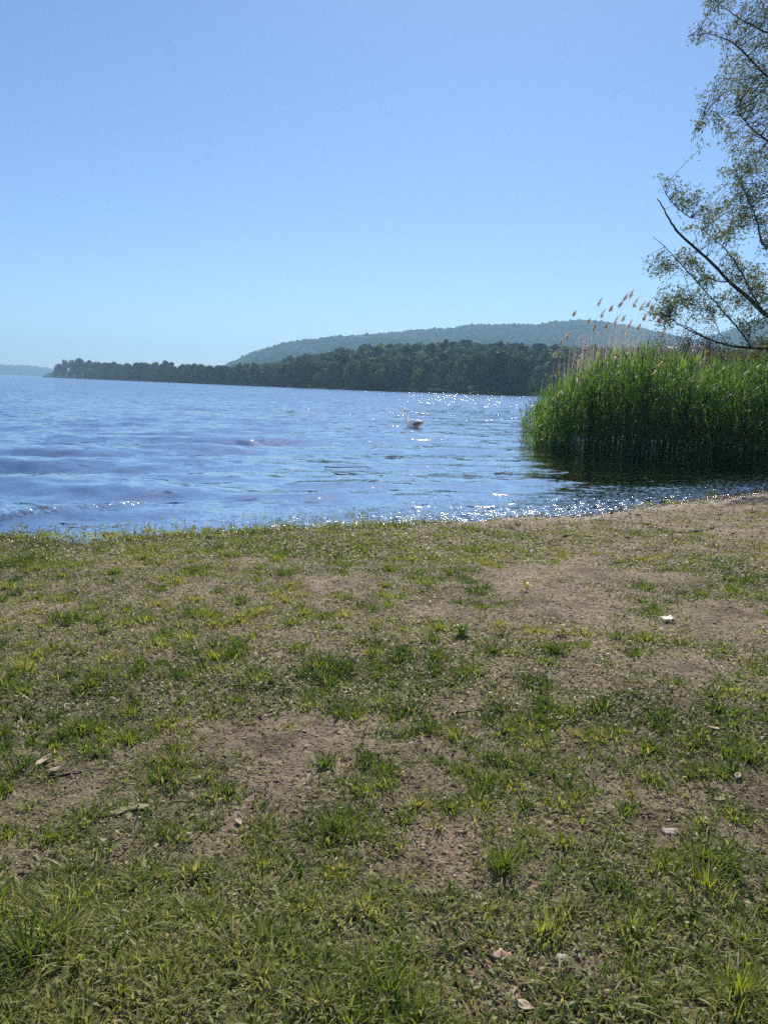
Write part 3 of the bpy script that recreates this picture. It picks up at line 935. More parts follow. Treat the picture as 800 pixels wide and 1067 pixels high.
# ------------------------------------------------------------------ shrubs behind the reeds
def bush(name, x, y, z0, h, w, nst, nleaf, leaf, lmat, tmat, seed, label, cat, group=None):
    rg = np.random.default_rng(seed)
    root = empty(name, (x, y, z0))
    tag(root, label, cat, group)
    mb = MB(); tips = []
    for k in range(nst):
        a = rg.uniform(0, 6.28); r = rg.uniform(0.05, 0.5) * w; hh = h * rg.uniform(.6, 1.0)
        p = np.array([(0.1 * math.cos(a), 0.1 * math.sin(a), -.2), (r * .4 * math.cos(a), r * .4 * math.sin(a), hh * .5), (r * math.cos(a), r * math.sin(a), hh)])
        mb.tube(p, [.03, .02, .006], 4, rg.uniform(0, 1))
        tips.append(p)
        for j in range(5):
            f = rg.uniform(.3, .95); q = p[1] * (1 - f) + p[2] * f
            e = q + rg.normal(0, .16, 3) * w * .6 + np.array([0, 0, .25 * h * rg.uniform(.3, 1)])
            mb.tube([q, (q + e) / 2 + rg.normal(0, .05, 3), e], [.012, .008, .003], 3, rg.uniform(0, 1))
            tips.append(np.array([q, (q + e) / 2, e]))
    mb.build('stems', tmat, root)
    if nleaf:
        i = rg.integers(0, len(tips), nleaf); T = np.array(tips)
        f = rg.uniform(0, 1, nleaf)[:, None]
        P = T[i, 1] * (1 - f) + T[i, 2] * f + rg.normal(0, .12, (nleaf, 3)) * w * .35
        d = rg.normal(0, 1, (nleaf, 3)); d /= np.linalg.norm(d, axis=1)[:, None]; d *= leaf
        s = np.cross(d, rg.normal(0, 1, (nleaf, 3))); s /= np.linalg.norm(s, axis=1)[:, None]
        mb = MB(); mb.ribbons(np.stack([P, P + d * .5, P + d], 1), s[:, None] * (leaf * np.array([.06, .22, .04]))[None, :, None], rg.uniform(0, 1, nleaf))
        mb.build('foliage', lmat, root)
    return root


def bush_at(name, px, top, Y, w, *a):
    p = at_y(px, top, Y)
    return bush(name, p.x, Y, 0.3, p.z - .3, w, *a)


bush_at('willow_bush', 792, 366, 31, 3.6, 16, 5200, .09, M['bush_leaf'], M['bark'], 1, 'olive green bush behind the reeds below the low willow limb', 'bush', 'shrubs behind the reeds')
for i, (px, tp, Y, w, lab) in enumerate(((712, 352, 62, 6, 'grey brown twiggy shrub behind the reeds where the willow limb forks'), (735, 356, 58, 6, 'grey twiggy shrub behind the reeds under the willow limb'),
                                         (756, 362, 55, 6, 'low grey twiggy shrub next to the olive bush'), (690, 357, 66, 5, 'thin grey shrub behind the reeds by the pale house'))):
    bush_at('grey_shrub', px, tp, Y, w, 26, 2600, .16, M['grey_twig'], M['grey_twig'], 20 + i, lab, 'shrub', 'shrubs behind the reeds')

# pale house on the slope, glimpsed past the reeds
hp = at_y(699, 362.5, 420.0)
root = empty('house', (hp.x, 420.0, hp.z - 3.2), 0.3)
tag(root, 'small pale house glimpsed on the far slope above the reeds', 'house')
M['house_wall'] = plain_mat('house_wall', (0.62, 0.58, 0.52), .8, .2, .08, 2)
M['house_roof'] = plain_mat('house_roof', (0.42, 0.40, 0.38), .6, .3, .15, 2)
mb = MB()
hx, hy = 2.6, 2.0
mb.add([(-hx, -hy, -1), (hx, -hy, -1), (hx, hy, -1), (-hx, hy, -1), (-hx, -hy, 2.4), (hx, -hy, 2.4), (hx, hy, 2.4), (-hx, hy, 2.4), (-hx, 0, 3.7), (hx, 0, 3.7)],
       [np.array([(0, 1, 5, 4), (2, 3, 7, 6)]), np.array([(1, 2, 6, 9, 5), (3, 0, 4, 8, 7)])])
mb.build('wall', M['house_wall'], root)
mb = MB()
for s in (-1, 1):
    a = np.array([(-hx - .4, 0, 3.85), (hx + .4, 0, 3.85), (hx + .4, s * (hy + .5), 2.2), (-hx - .4, s * (hy + .5), 2.2)])
    mb.add(np.vstack([a, a - (0, 0, .12)]), [np.array([(0, 1, 2, 3), (7, 6, 5, 4), (0, 4, 5, 1), (2, 6, 7, 3), (1, 5, 6, 2), (3, 7, 4, 0)])])
mb.build('roof', M['house_roof'], root)
M['pane'] = plain_mat('window_pane', (0.03, 0.035, 0.04), .1, .6, .1, 2)
for xx in (-1.3, 1.2):
    mb = MB(); mb.add([(xx - .45, -hy - .02, .5), (xx + .45, -hy - .02, .5), (xx + .45, -hy - .02, 1.7), (xx - .45, -hy - .02, 1.7)], [np.array([(0, 1, 2, 3)])])
    mb.build('window', M['pane'], root)


# ------------------------------------------------------------------ the willow at the right
WS = 1.5
wroot_p = Vector((10.6 * WS, 15.3 * WS, 0))
WZ = gz(wroot_p.x, wroot_p.y)
wroot = empty('willow_tree', (wroot_p.x, wroot_p.y, WZ))
tag(wroot, 'slender-leaved willow reaching out over the reeds and the lake', 'tree')
OFF = np.array([wroot_p.x, wroot_p.y, WZ])


def pl(pts, y0, y1):
    ys = np.linspace(y0, y1, len(pts)) * WS
    return np.array([at_y(a, b, c)[:] for (a, b), c in zip(pts, ys)]) - OFF


def smooth_pts(P, k=4, jit=0.0, rg=None):
    """Catmull-Rom resampling"""
    Q = np.vstack([2 * P[0] - P[1], P, 2 * P[-1] - P[-2]])
    out = []
    for i in range(1, len(Q) - 2):
        for t in np.linspace(0, 1, k, endpoint=False):
            a, b, c, d = Q[i - 1:i + 3]
            out.append(0.5 * (2 * b + (c - a) * t + (2 * a - 5 * b + 4 * c - d) * t * t + (3 * b - a - 3 * c + d) * t ** 3))
    out.append(Q[-2])
    out = np.array(out)
    if jit:
        out[1:-1] += rg.normal(0, jit, out[1:-1].shape)
    return out


wrg = np.random.default_rng(88)
fork = at_y(888, 392, 15.2 * WS); crotch = at_y(866, 300, 15.0 * WS)
trunk = np.vstack([[0, 0, -0.3], [-0.1, 0, 0.4], [-0.5, -0.05, 1.6], np.array(fork[:]) - OFF])
main = np.vstack([np.array(fork[:]) - OFF, pl([(874, 345), (862, 290), (852, 200), (846, 110), (838, 20), (828, -80), (818, -190)], 15.0, 14.2)])
skeleton = []      # (points, radii)


def limb(P, r0, r1, part, k=4, jit=0.006):
    S = smooth_pts(P, k, jit, wrg)
    rd = WS * 0.5 * np.linspace(r0, r1, len(S)) * wrg.uniform(.94, 1.06, len(S))
    mb = MB(); mb.tube(S, rd, 8)
    o = mb.build(part, M['bark'], wroot, True)
    skeleton.append((S, rd))
    return o


limb(trunk, 0.26, 0.19, 'trunk')
limb(main, 0.15, 0.03, 'limb')
f0 = tuple(np.array(fork[:]) - OFF)
limb(np.vstack([f0, pl([(850, 373), (800, 364), (770, 361.5), (757, 359.5), (737, 353), (715, 343), (697, 331)], 15.2, 13.4)]), 0.075, 0.010, 'limb')
limb(pl([(740, 354), (728, 348), (717, 341), (712, 339.5)], 14.1, 13.6), 0.028, 0.012, 'limb')
limb(pl([(781, 361), (776, 352), (768, 342), (750, 321), (733, 302), (705, 271), (692, 257), (680, 247)], 14.6, 13.2), 0.035, 0.007, 'limb')
limb(np.vstack([np.array(at_y(868, 320, 15.0 * WS)[:]) - OFF, pl([(835, 352), (800, 330), (782, 313), (768, 301), (757, 291), (735, 268), (708, 244), (697, 229), (690, 215), (684, 207)], 15.0, 13.6)]), 0.10, 0.014, 'limb')
limb(pl([(719, 227), (703, 214), (694, 203), (690, 193), (685, 184)], 13.9, 13.6), 0.018, 0.004, 'limb')
limb(pl([(760, 294), (748, 293), (738, 289), (729, 280), (722, 270)], 14.5, 14.0), 0.03, 0.008, 'limb')
limb(pl([(792, 322), (780, 300), (772, 284), (758, 263), (745, 250), (732, 240)], 15.2, 15.4), 0.045, 0.009, 'limb')
limb(np.vstack([np.array(at_y(860, 285, 15.0 * WS)[:]) - OFF, pl([(832, 282), (805, 262), (793, 252), (789, 234), (783, 216), (776, 202), (770, 188)], 14.9, 14.2)]), 0.06, 0.010, 'limb')
limb(np.vstack([np.array(at_y(850, 190, 15.0 * WS)[:]) - OFF, pl([(825, 172), (800, 148), (785, 136), (773, 123), (765, 110)], 14.8, 14.1)]), 0.05, 0.010, 'limb')
limb(pl([(772, 121), (760, 119), (748, 118), (735, 112)], 14.2, 13.9), 0.015, 0.005, 'limb')
limb(np.vstack([np.array(at_y(847, 115, 15.0 * WS)[:]) - OFF, pl([(825, 98), (800, 80), (785, 66), (772, 52), (756, 41), (736, 36), (716, 38)], 14.8, 13.8)]), 0.055, 0.005, 'limb')
limb(np.vstack([np.array(at_y(840, 30, 14.8 * WS)[:]) - OFF, pl([(815, 40), (795, 32), (775, 22), (760, 12), (745, 2)], 14.6, 14.0)]), 0.04, 0.006, 'limb')
limb(np.vstack([np.array(at_y(832, -60, 14.6 * WS)[:]) - OFF, pl([(800, -40), (775, -20), (755, -12), (735, -8)], 14.4, 13.8)]), 0.04, 0.006, 'limb')
limb(pl([(722, 318), (716, 298), (712, 285), (706, 275)], 13.6, 13.3), 0.012, 0.004, 'limb')
limb(pl([(757, 359), (750, 348), (746, 338), (743, 326)], 14.3, 14.0), 0.014, 0.004, 'limb')
limb(np.vstack([f0, pl([(930, 340), (960, 300), (990, 240), (1020, 150), (1030, 60)], 15.6, 17)]), 0.13, 0.03, 'limb')

# leaf sprays: polygons of the outline, each with a density and a depth range
POLYS = [
    ([(735, -15), (757, 38), (752, 62), (742, 75), (738, 95), (722, 100), (709, 105), (705, 112), (716, 118), (735, 122), (743, 133), (738, 142), (750, 165), (745, 190), (760, 205), (800, 208), (860, 215), (860, -60), (760, -60)], 640, 13.2, 16.0),
    ([(728, 0), (735, 10), (748, 8), (756, 0), (752, -20), (735, -20)], 18, 13.6, 14.4),
    ([(716, 36), (722, 25), (735, 30), (736, 46), (730, 52)], 14, 13.6, 14.2),
    ([(722, 128), (732, 126), (728, 152), (722, 150)], 8, 13.6, 14.2),
    ([(686, 185), (700, 182), (722, 188), (738, 190), (737, 205), (720, 215), (712, 222), (700, 205), (692, 205)], 26, 13.4, 14.4),
    ([(738, 212), (756, 208), (772, 220), (778, 240), (768, 252), (735, 244), (712, 240), (716, 228)], 95, 13.8, 15.6),
    ([(770, 205), (800, 205), (860, 215), (860, 290), (810, 290), (795, 262), (780, 240)], 110, 13.6, 15.8),
    ([(700, 262), (722, 262), (735, 280), (748, 292), (750, 302), (735, 298), (712, 282), (700, 275)], 36, 13.4, 14.6),
    ([(735, 270), (760, 262), (800, 282), (800, 312), (778, 300), (757, 288)], 60, 14, 15.6),
    ([(668, 280), (684, 270), (694, 285), (684, 292), (672, 290)], 14, 13.1, 13.8),
    ([(684, 300), (702, 298), (712, 308), (708, 325), (690, 325), (682, 315)], 30, 13.2, 14.2),
    ([(705, 300), (745, 308), (748, 330), (730, 340), (708, 330)], 34, 13.4, 14.8),
    ([(670, 315), (690, 328), (700, 345), (685, 342), (672, 330)], 16, 13.2, 14.0),
    ([(745, 300), (790, 318), (800, 340), (775, 345), (755, 335)], 50, 13.8, 15.6),
    ([(780, 290), (860, 290), (860, 350), (810, 345), (790, 320)], 60, 14, 16),
    ([(782, 350), (800, 348), (810, 362), (790, 362)], 10, 14.4, 15.2),
    ([(860, -60), (1080, -60), (1080, 300), (900, 340), (860, 330)], 420, 14.5, 18.5),
]
SK = np.vstack([s for s, _ in skeleton[1:]])
twig = MB(); LP, LD, LN = [], [], []


def in_poly(x, y, poly):
    c = False
    j = len(poly) - 1
    for i in range(len(poly)):
        xi, yi = poly[i]; xj, yj = poly[j]
        if (yi > y) != (yj > y) and x < (xj - xi) * (y - yi) / (yj - yi) + xi:
            c = not c
        j = i
    return c


leafs_P, leafs_D = [], []
for poly, cnt_, ya, yb in POLYS:
    xs = [p[0] for p in poly]; ys = [p[1] for p in poly]
    got = 0
    while got < cnt_ * 1.5:
        a, b = wrg.uniform(min(xs), max(xs)), wrg.uniform(min(ys), max(ys))
        if not in_poly(a, b, poly):
            continue
        # clumpy
        if float(fbm(np.array([a * 0.055]), np.array([b * 0.055]), 123, 2)[0]) < wrg.uniform(0.25, 0.56):
            if wrg.uniform() < 0.8:
                got += 0.45
                continue
        got += 1
        tipP = np.array(at_y(a, b, wrg.uniform(ya, yb) * WS)[:]) - OFF
        d2 = ((SK - tipP) ** 2).sum(1) + 0.6 * np.maximum(0, SK[:, 2] - tipP[2] + 0.1)
        j = int(np.argmin(d2 * wrg.uniform(.8, 1.25, len(d2))))
        o = SK[j]
        L = np.linalg.norm(tipP - o)
        if L > 1.9:                           # start from a point nearer the tip when no limb is close
            o = tipP + (o - tipP) * (1.5 / L); L = 1.5
        mid = (o + tipP) / 2 + wrg.normal(0, .08, 3) * L + np.array([0, 0, .08 * L])
        T = smooth_pts(np.array([o, mid, tipP]), 3)
        twig.tube(T, np.linspace(0.0055 + .002 * L, 0.002, len(T)), 3)
        nl = int(wrg.integers(10, 20))
        f = wrg.uniform(0.2, 1.0, nl) ** .7
        idx = f * (len(T) - 1); i0 = np.minimum(idx.astype(int), len(T) - 2); fr_ = (idx - i0)[:, None]
        base = T[i0] * (1 - fr_) + T[i0 + 1] * fr_ + wrg.normal(0, .065, (nl, 3))
        ax = (tipP - mid); ax /= np.linalg.norm(ax) + 1e-6
        dd = ax * .6 + wrg.normal(0, .6, (nl, 3)) + np.array([0, 0, -.15])
        dd /= np.linalg.norm(dd, axis=1)[:, None]
        leafs_P.append(base); leafs_D.append(dd)
twig.build('twigs', M['bark'], wroot)
LP = np.vstack(leafs_P); LD = np.vstack(leafs_D)
n = len(LP)
ln = wrg.uniform(.07, .125, n)[:, None]
sd = np.cross(LD, wrg.normal(0, 1, (n, 3))); sd /= np.linalg.norm(sd, axis=1)[:, None]
nm = np.cross(sd, LD)
P = np.stack([LP, LP + LD * ln * .33 + nm * ln * .03, LP + LD * ln * .68 + nm * ln * .02, LP + LD * ln - nm * ln * .06], 1)
W = sd[:, None] * np.array([.003, .0135, .0105, .001])[None, :, None] * wrg.uniform(.75, 1.25, n)[:, None, None]
mb = MB(); mb.ribbons(P, W, np.clip(wrg.normal(.5, .25, n), 0, 1)); mb.build('crown', M['willow_leaf'], wroot)

# ------------------------------------------------------------------ the swan
sp = on_plane(430, 446.0)
sroot = empty('swan', (sp.x, sp.y, 0.0), R(180 - 48))     # heads to the left and away
tag(sroot, 'white swan with dusky hind feathers swimming out on the lake', 'swan')
M['feather'] = plain_mat('white_feathers', (0.92, 0.91, 0.89), .7, .2, .06, 30)
M['dusky'] = plain_mat('dusky_feathers', (0.22, 0.15, 0.11), .8, .2, .3, 25)
M['bill'] = plain_mat('orange_bill', (0.45, 0.13, 0.03), .4, .4, .1, 20)
M['black'] = plain_mat('black_skin', (0.012, 0.011, 0.011), .4, .4, .1, 20)


def loft(mb, C, RW, RH, sides=16, tint=.5):
    """elliptic sections along a line in the xz plane"""
    C = np.asarray(C, float); n = len(C)
    tan = np.gradient(C, axis=0); tan /= np.linalg.norm(tan, axis=1)[:, None]
    up = np.stack([-tan[:, 2], 0 * tan[:, 0], tan[:, 0]], 1)
    a = np.linspace(0, 2 * math.pi, sides, endpoint=False)
    V = C[:, None] + np.asarray(RW)[:, None, None] * np.cos(a)[None, :, None] * np.array([0, 1, 0]) + np.asarray(RH)[:, None, None] * np.sin(a)[None, :, None] * up[:, None]
    V = np.vstack([V.reshape(-1, 3), C[0], C[-1]])
    q = [(i * sides + k, i * sides + (k + 1) % sides, (i + 1) * sides + (k + 1) % sides, (i + 1) * sides + k) for i in range(n - 1) for k in range(sides)]
    t = [(n * sides, (k + 1) % sides, k) for k in range(sides)] + [(n * sides + 1, (n - 1) * sides + k, (n - 1) * sides + (k + 1) % sides) for k in range(sides)]
    mb.add(V, [np.array(q), np.array(t)], tint)


# body, neck and head as one surface: x forward
mb = MB()
Cb = np.array([(-.62, 0, .24), (-.52, 0, .20), (-.38, 0, .16), (-.2, 0, .13), (0, 0, .11), (.18, 0, .11), (.30, 0, .14), (.38, 0, .2), (.425, 0, .28), (.43, 0, .37), (.41, 0, .46), (.385, 0, .55), (.375, 0, .64), (.39, 0, .72), (.43, 0, .775), (.48, 0, .79), (.52, 0, .775), (.55, 0, .755)])
RWb = [.02, .09, .17, .225, .24, .22, .17, .11, .075, .058, .048, .043, .041, .042, .046, .048, .04, .022]
RHb = [.02, .05, .11, .16, .185, .185, .165, .12, .085, .066, .052, .045, .042, .043, .05, .05, .04, .02]
loft(mb, Cb, RWb, RHb)
body = mb.build('body', M['feather'], sroot, True)
mdf = body.modifiers.new('sub', 'SUBSURF'); mdf.levels = 1; mdf.render_levels = 1
for s in (-1, 1):
    mb = MB()
    loft(mb, [(.2, s * .17, .2), (.1, s * .19, .24), (-.1, s * .185, .26), (-.3, s * .14, .27), (-.48, s * .07, .29), (-.6, s * .03, .31)], [.02, .05, .065, .06, .04, .01], [.03, .11, .13, .11, .06, .015], 10)
    w_ = mb.build('wing', M['feather'], sroot, True)
    mb = MB()
    loft(mb, [(-.2, s * .20, .17), (-.32, s * .19, .19), (-.46, s * .12, .23), (-.62, s * .05, .27)], [.012, .05, .05, .012], [.03, .085, .07, .015], 8)
    mb.build('flight_feathers', M['dusky'], w_, True)
mb = MB(); loft(mb, [(.53, 0, .765), (.58, 0, .745), (.64, 0, .715), (.67, 0, .70)], [.026, .024, .02, .008], [.026, .02, .011, .005], 8)
bill = mb.build('bill', M['bill'], sroot, True)
mb = MB(); mb.add(ico_v * np.array([.022, .018, .018]) + np.array([.545, 0, .792]), [ico_f]); mb.build('knob', M['black'], bill, True)
mb = MB(); loft(mb, [(.5, 0, .79), (.53, 0, .775), (.56, 0, .757)], [.047, .040, .027], [.028, .03, .024], 8); mb.build('face_mask', M['black'], bill, True)
for s in (-1, 1):
    mb = MB(); mb.add(ico_v * .009 + np.array([.5, s * .044, .797]), [ico_f]); mb.build('eye', M['black'], sroot, True)

# ------------------------------------------------------------------ grass and herbs on the bank
grg = np.random.default_rng(42)


def scatter(n, r0, r1, half=0.66, power=1.0, rgen=grg):
    t = rgen.uniform(-half, half, n)
    u = rgen.uniform(0, 1, n) ** power
    r = np.exp(np.log(r0) + (np.log(r1) - np.log(r0)) * u)
    return r * np.sin(t), r * np.cos(t)


PATCH = []
for px_, py_, r_, a_ in ((560, 605, .85, -.16), (500, 620, .5, -.10), (100, 835, .30, -.15), (665, 885, .28, -.13), (470, 1040, .13, -.2), (780, 905, .25, -.16), (330, 775, .28, -.12), (430, 745, .25, -.13), (30, 765, .3, -.1), (240, 655, .4, -.1), (20, 800, .2, -.15),
                         (640, 590, .6, -.1), (700, 700, .3, -.08), (560, 760, .25, -.1), (300, 600, .6, -.06), (740, 540, .8, -.12), (600, 528, .6, -.1),
                         (250, 965, .30, .10), (375, 720, .28, .13), (490, 680, .30, .16), (645, 660, .35, .14), (500, 815, .25, .12), (60, 985, .35, .14), (690, 556, .45, .15), (600, 552, .6, .13), (420, 578, .8, .12),
                         (60, 690, .5, .10), (170, 640, .5, .08), (340, 860, .2, .14), (530, 905, .2, .12), (740, 930, .25, .10), (760, 690, .5, .10), (210, 700, .35, .09), (690, 800, .3, .09), (600, 1000, .25, .08), (280, 570, 1.0, .12), (100, 575, 1.2, .14),
                         (780, 600, .6, .13), (540, 575, .6, .10), (480, 590, .5, .08), (700, 610, .5, .10)):
    q_ = on_plane(px_, py_, 0.15)
    PATCH.append((q_.x, q_.y, r_ * .85, a_ * (.65 if a_ < 0 else 1)))


def cover(x, y):
    """how green a spot is, 0..1"""
    d = shore_d(x, y)
    big = fbm(x * 0.6 + 3, y * 0.6, 201, 2)
    sml = fbm(x * 2.3, y * 2.0, 207, 2)
    fin = fbm(x * 5.5, y * 4.5, 217, 2)
    c = 0.5 + 0.9 * (0.36 * (big - .5) + 0.40 * (sml - .5) + 0.30 * (fin - .5))
    for qx, qy, qr, qa in PATCH:
        c = c + qa * np.exp(-((x - qx) ** 2 + (y - qy) ** 2 * .6) / qr ** 2)
    r = np.hypot(x, y)
    c = c + 0.04 * (1 - sstep(2.0, 3.8, r)) - 0.03 * sstep(5, 8, r) * sstep(-3, 2, x)
    c = c + 0.10 * sstep(-1.0, -4, x) * sstep(7, 4, d)
    c = c - 0.12 * sstep(1.6, .4, d) * sstep(0.8, 2.6, x)          # bare mud at the right of the waterline
    c = c + 0.20 * sstep(1.0, 0.25, d) * sstep(1.0, -1.0, x) * .6        # herbs down to the water at the left
    return c, d


def blades(mb, x, y, h, w, az, bend, tint, K=4, z=None):
    n = len(x)
    ts = np.linspace(0, 1, K)
    if z is None:
        z = land_z(x, y)
    hd = np.stack([np.cos(az), np.sin(az), 0 * az], 1)
    P = np.stack([x, y, z - 0.004], 1)[:, None] + hd[:, None] * (h * bend)[:, None, None] * (ts ** 1.8)[None, :, None]
    P[:, :, 2] += h[:, None] * (ts[None] - 0.42 * np.minimum(bend, 1.8)[:, None] * ts[None] ** 2.2)
    tw = az + math.pi / 2 + grg.normal(0, .5, n)
    sdv = np.stack([np.cos(tw), np.sin(tw), grg.normal(0, .25, n)], 1)
    wf = np.array([0.8, 1.0, 0.72, 0.06]) if K == 4 else np.array([0.9, .9, .08])
    mb.ribbons(P, sdv[:, None] * (w * .5)[:, None, None] * wf[None, :, None], tint)


def tufts(mb, n, r0, r1, thr, nb, hlo, hhi, spread, wlo, whi, power=1.0, K=4, soft=.08, bend=(0.3, 1.3), hue0=.52):
    x, y = scatter(n, r0, r1, power=power)
    c, d = cover(x, y)
    ok = (c + grg.normal(0, soft, n) > thr) & (d > -0.5 * (x < 0.5)) & (d > -0.6)
    x, y, c, d = x[ok], y[ok], c[ok], d[ok]
    n = len(x)
    hue = np.clip(hue0 + 1.2 * (fbm(x * 1.1, y * 1.1, 231, 2) - 0.5) + grg.normal(0, .21, n), 0, .92)
    sz = grg.uniform(hlo, hhi, n) * (0.75 + 1.2 * np.clip(c - thr, 0, .4))
    k = np.maximum(3, grg.poisson(nb, n))
    i = np.repeat(np.arange(n), k)
    m_ = len(i)
    a = grg.uniform(0, 6.28, m_); q_ = np.abs(grg.normal(0, 1, m_)) * spread
    bx, by = x[i] + q_ * np.cos(a), y[i] + q_ * np.sin(a)
    az = a + grg.normal(0, .7, m_)
    tint = np.clip(hue[i] + grg.normal(0, .10, m_), 0, .93)
    tint = np.where(grg.uniform(0, 1, m_) < .06, 1.0, tint)
    blades(mb, bx, by, sz[i] * grg.uniform(.45, 1.15, m_), grg.uniform(wlo, whi, m_), az, grg.uniform(bend[0], bend[1], m_), tint, K)


def leaflets(mb, n, r0, r1, thr, llo, lhi, hmax, ratio=.32, power=1.0, soft=.1, tint_mu=.5, flat=.36, dmin=0.0):
    x, y = scatter(n, r0, r1, power=power)
    c, d = cover(x, y)
    ok = (c + grg.normal(0, soft, n) > thr) & (d > dmin)
    x, y = x[ok], y[ok]
    n = len(x)
    z = land_z(x, y) + grg.uniform(0.002, 1, n) ** 1.5 * hmax
    a = grg.uniform(0, 6.28, n)
    el = grg.normal(0.15, flat, n)
    dr = np.stack([np.cos(a) * np.cos(el), np.sin(a) * np.cos(el), np.sin(el)], 1)
    sd = np.stack([-np.sin(a), np.cos(a), grg.normal(0, .45, n)], 1)
    L = grg.uniform(llo, lhi, n)[:, None]
    P0 = np.stack([x, y, z], 1)
    nm = np.cross(dr, sd)
    P = np.stack([P0, P0 + dr * L * .35 + nm * L * .07, P0 + dr * L * .7 + nm * L * .06, P0 + dr * L - nm * L * .05], 1)
    P[:, :, 2] = np.maximum(P[:, :, 2], (z - hmax * 1.0)[:, None] * 0 + land_z(x, y)[:, None] + .001)
    tint = np.clip(tint_mu + 1.0 * (fbm(x * 1.3, y * 1.3, 251, 2) - .5) + grg.normal(0, .16, n), 0, 1)
    mb.ribbons(P, sd[:, None] * (L * ratio * .5)[:, :, None] * np.array([.15, 1, .85, .08])[None, :, None], tint)


mb = MB()
tufts(mb, 2600, 1.5, 3.6, .505, 20, .025, .07, .032, .0032, .0062)
tufts(mb, 4500, 3.2, 7.5, .475, 18, .022, .055, .030, .0036, .0066)
tufts(mb, 12000, 7.0, 18, .475, 11, .018, .045, .04, .005, .009, K=3)
tag(mb.build('short_grass', M['grass']), 'short patchy grass growing over the trampled bank', 'grass', kind='stuff')
mb = MB()
tufts(mb, 320, 1.6, 4.0, .47, 100, .03, .085, .05, .0035, .0065, bend=(.2, 1.0), hue0=.68)
tufts(mb, 700, 3.6, 9.0, .45, 120, .025, .085, .06, .004, .0075, bend=(.2, .9), hue0=.70)
tufts(mb, 1900, 8.0, 17, .44, 75, .02, .07, .08, .006, .010, K=3, bend=(.3, 1.1), hue0=.70)
tag(mb.build('bright_grass', M['grass']), 'cushions of bright yellow-green new grass between the bare patches', 'grass', kind='stuff')
mb = MB()
tufts(mb, 420, 1.5, 3.3, .55, 24, .05, .105, .028, .0044, .0085, bend=(.35, 1.5), hue0=.5)
tufts(mb, 300, 3.0, 9, .50, 70, .06, .11, .040, .004, .007, bend=(.15, .8), hue0=.12)
tag(mb.build('long_grass', M['grass']), 'longer dark grass tufts between the short turf', 'grass', kind='stuff')
mb = MB()
leaflets(mb, 28000, 1.4, 4.2, .49, .010, .032, .030, .32)
leaflets(mb, 70000, 3.8, 9, .46, .014, .038, .022, .34)
leaflets(mb, 110000, 8, 19, .455, .02, .05, .02, .38)
leaflets(mb, 26000, 2.2, 6, .36, .006, .016, .012, .40, soft=.12, tint_mu=.62)
leaflets(mb, 60000, 5.5, 18, .36, .009, .024, .014, .40, soft=.12, tint_mu=.62, dmin=.3)
# herbs on and in the edge of the water at the left
x, y = scatter(16000, 7.5, 14)
d = shore_d(x, y)
ok = (d > -1.1) & (d < 0.5) & (x < 1.4) & (grg.uniform(0, 1, len(x)) < np.where(d > 0, .6, .5 * (1 + d / 1.1)) * sstep(1.6, -0.5, x)) & (fbm(x * 2, y * 2, 270, 2) > .36)
x, y, d = x[ok], y[ok], d[ok]
n = len(x)
for k in range(4):
    a = grg.uniform(0, 6.28, n); el = grg.uniform(.2, 1.3, n); L = grg.uniform(.02, .05, n)[:, None]
    z0 = np.maximum(land_z(x, y), -0.01) + grg.uniform(0, .07, n)
    dr = np.stack([np.cos(a) * np.cos(el), np.sin(a) * np.cos(el), np.sin(el)], 1); sd = np.stack([-np.sin(a), np.cos(a), grg.normal(0, .4, n)], 1)
    P0 = np.stack([x + grg.normal(0, .02, n), y + grg.normal(0, .02, n), z0], 1)
    mb.ribbons(np.stack([P0, P0 + dr * L * .5, P0 + dr * L], 1), sd[:, None] * (L * .2)[:, :, None] * np.array([.2, 1, .1])[None, :, None], np.clip(grg.normal(.35, .2, n), 0, 1))
st_z = np.maximum(land_z(x, y), -.05)
blades(mb, x, y, grg.uniform(.03, .09, n), np.full(n, .003), grg.uniform(0, 6.28, n), grg.uniform(0, .4, n), np.full(n, .2), 3, st_z)
tag(mb.build('ground_herbs', M['herb']), 'low leafy herbs creeping over the soil and into the water edge', 'ground cover', kind='stuff')
mb = MB()
leaflets(mb, 26000, 1.4, 4.5, .30, .010, .042, .007, .17, tint_mu=.55, flat=.08, soft=.15)
leaflets(mb, 32000, 4.2, 10, .30, .012, .042, .006, .17, tint_mu=.6, flat=.08, soft=.15)
leaflets(mb, 32000, 9, 18, .30, .02, .06, .007, .2, tint_mu=.6, flat=.08, soft=.15, dmin=.15)
x, y = scatter(9000, 9, 19)
d = shore_d(x, y)
ok = (d > -.05) & (d < 2.2) & (fbm(x * 1.5, y * 2.5, 281, 3) > .53 - .08 * sstep(1, .1, d))
x, y = x[ok], y[ok]; n = len(x)
a = grg.normal(.4, .9, n); L = grg.uniform(.02, .10, n)[:, None]
P0 = np.stack([x, y, land_z(x, y) + grg.uniform(.003, .02, n)], 1); dr = np.stack([np.cos(a), np.sin(a), grg.normal(0, .2, n)], 1)
sd = np.stack([-np.sin(a), np.cos(a), grg.normal(0, .5, n)], 1)
mb.ribbons(np.stack([P0, P0 + dr * L * .5, P0 + dr * L], 1), sd[:, None] * (L * .16)[:, :, None] * np.array([.3, 1, .2])[None, :, None], np.clip(grg.normal(.05, .12, n), 0, 1))
tag(mb.build('dry_litter', M['litter']), 'scattered dry straw and leaf crumbs on the soil', 'litter', kind='stuff')

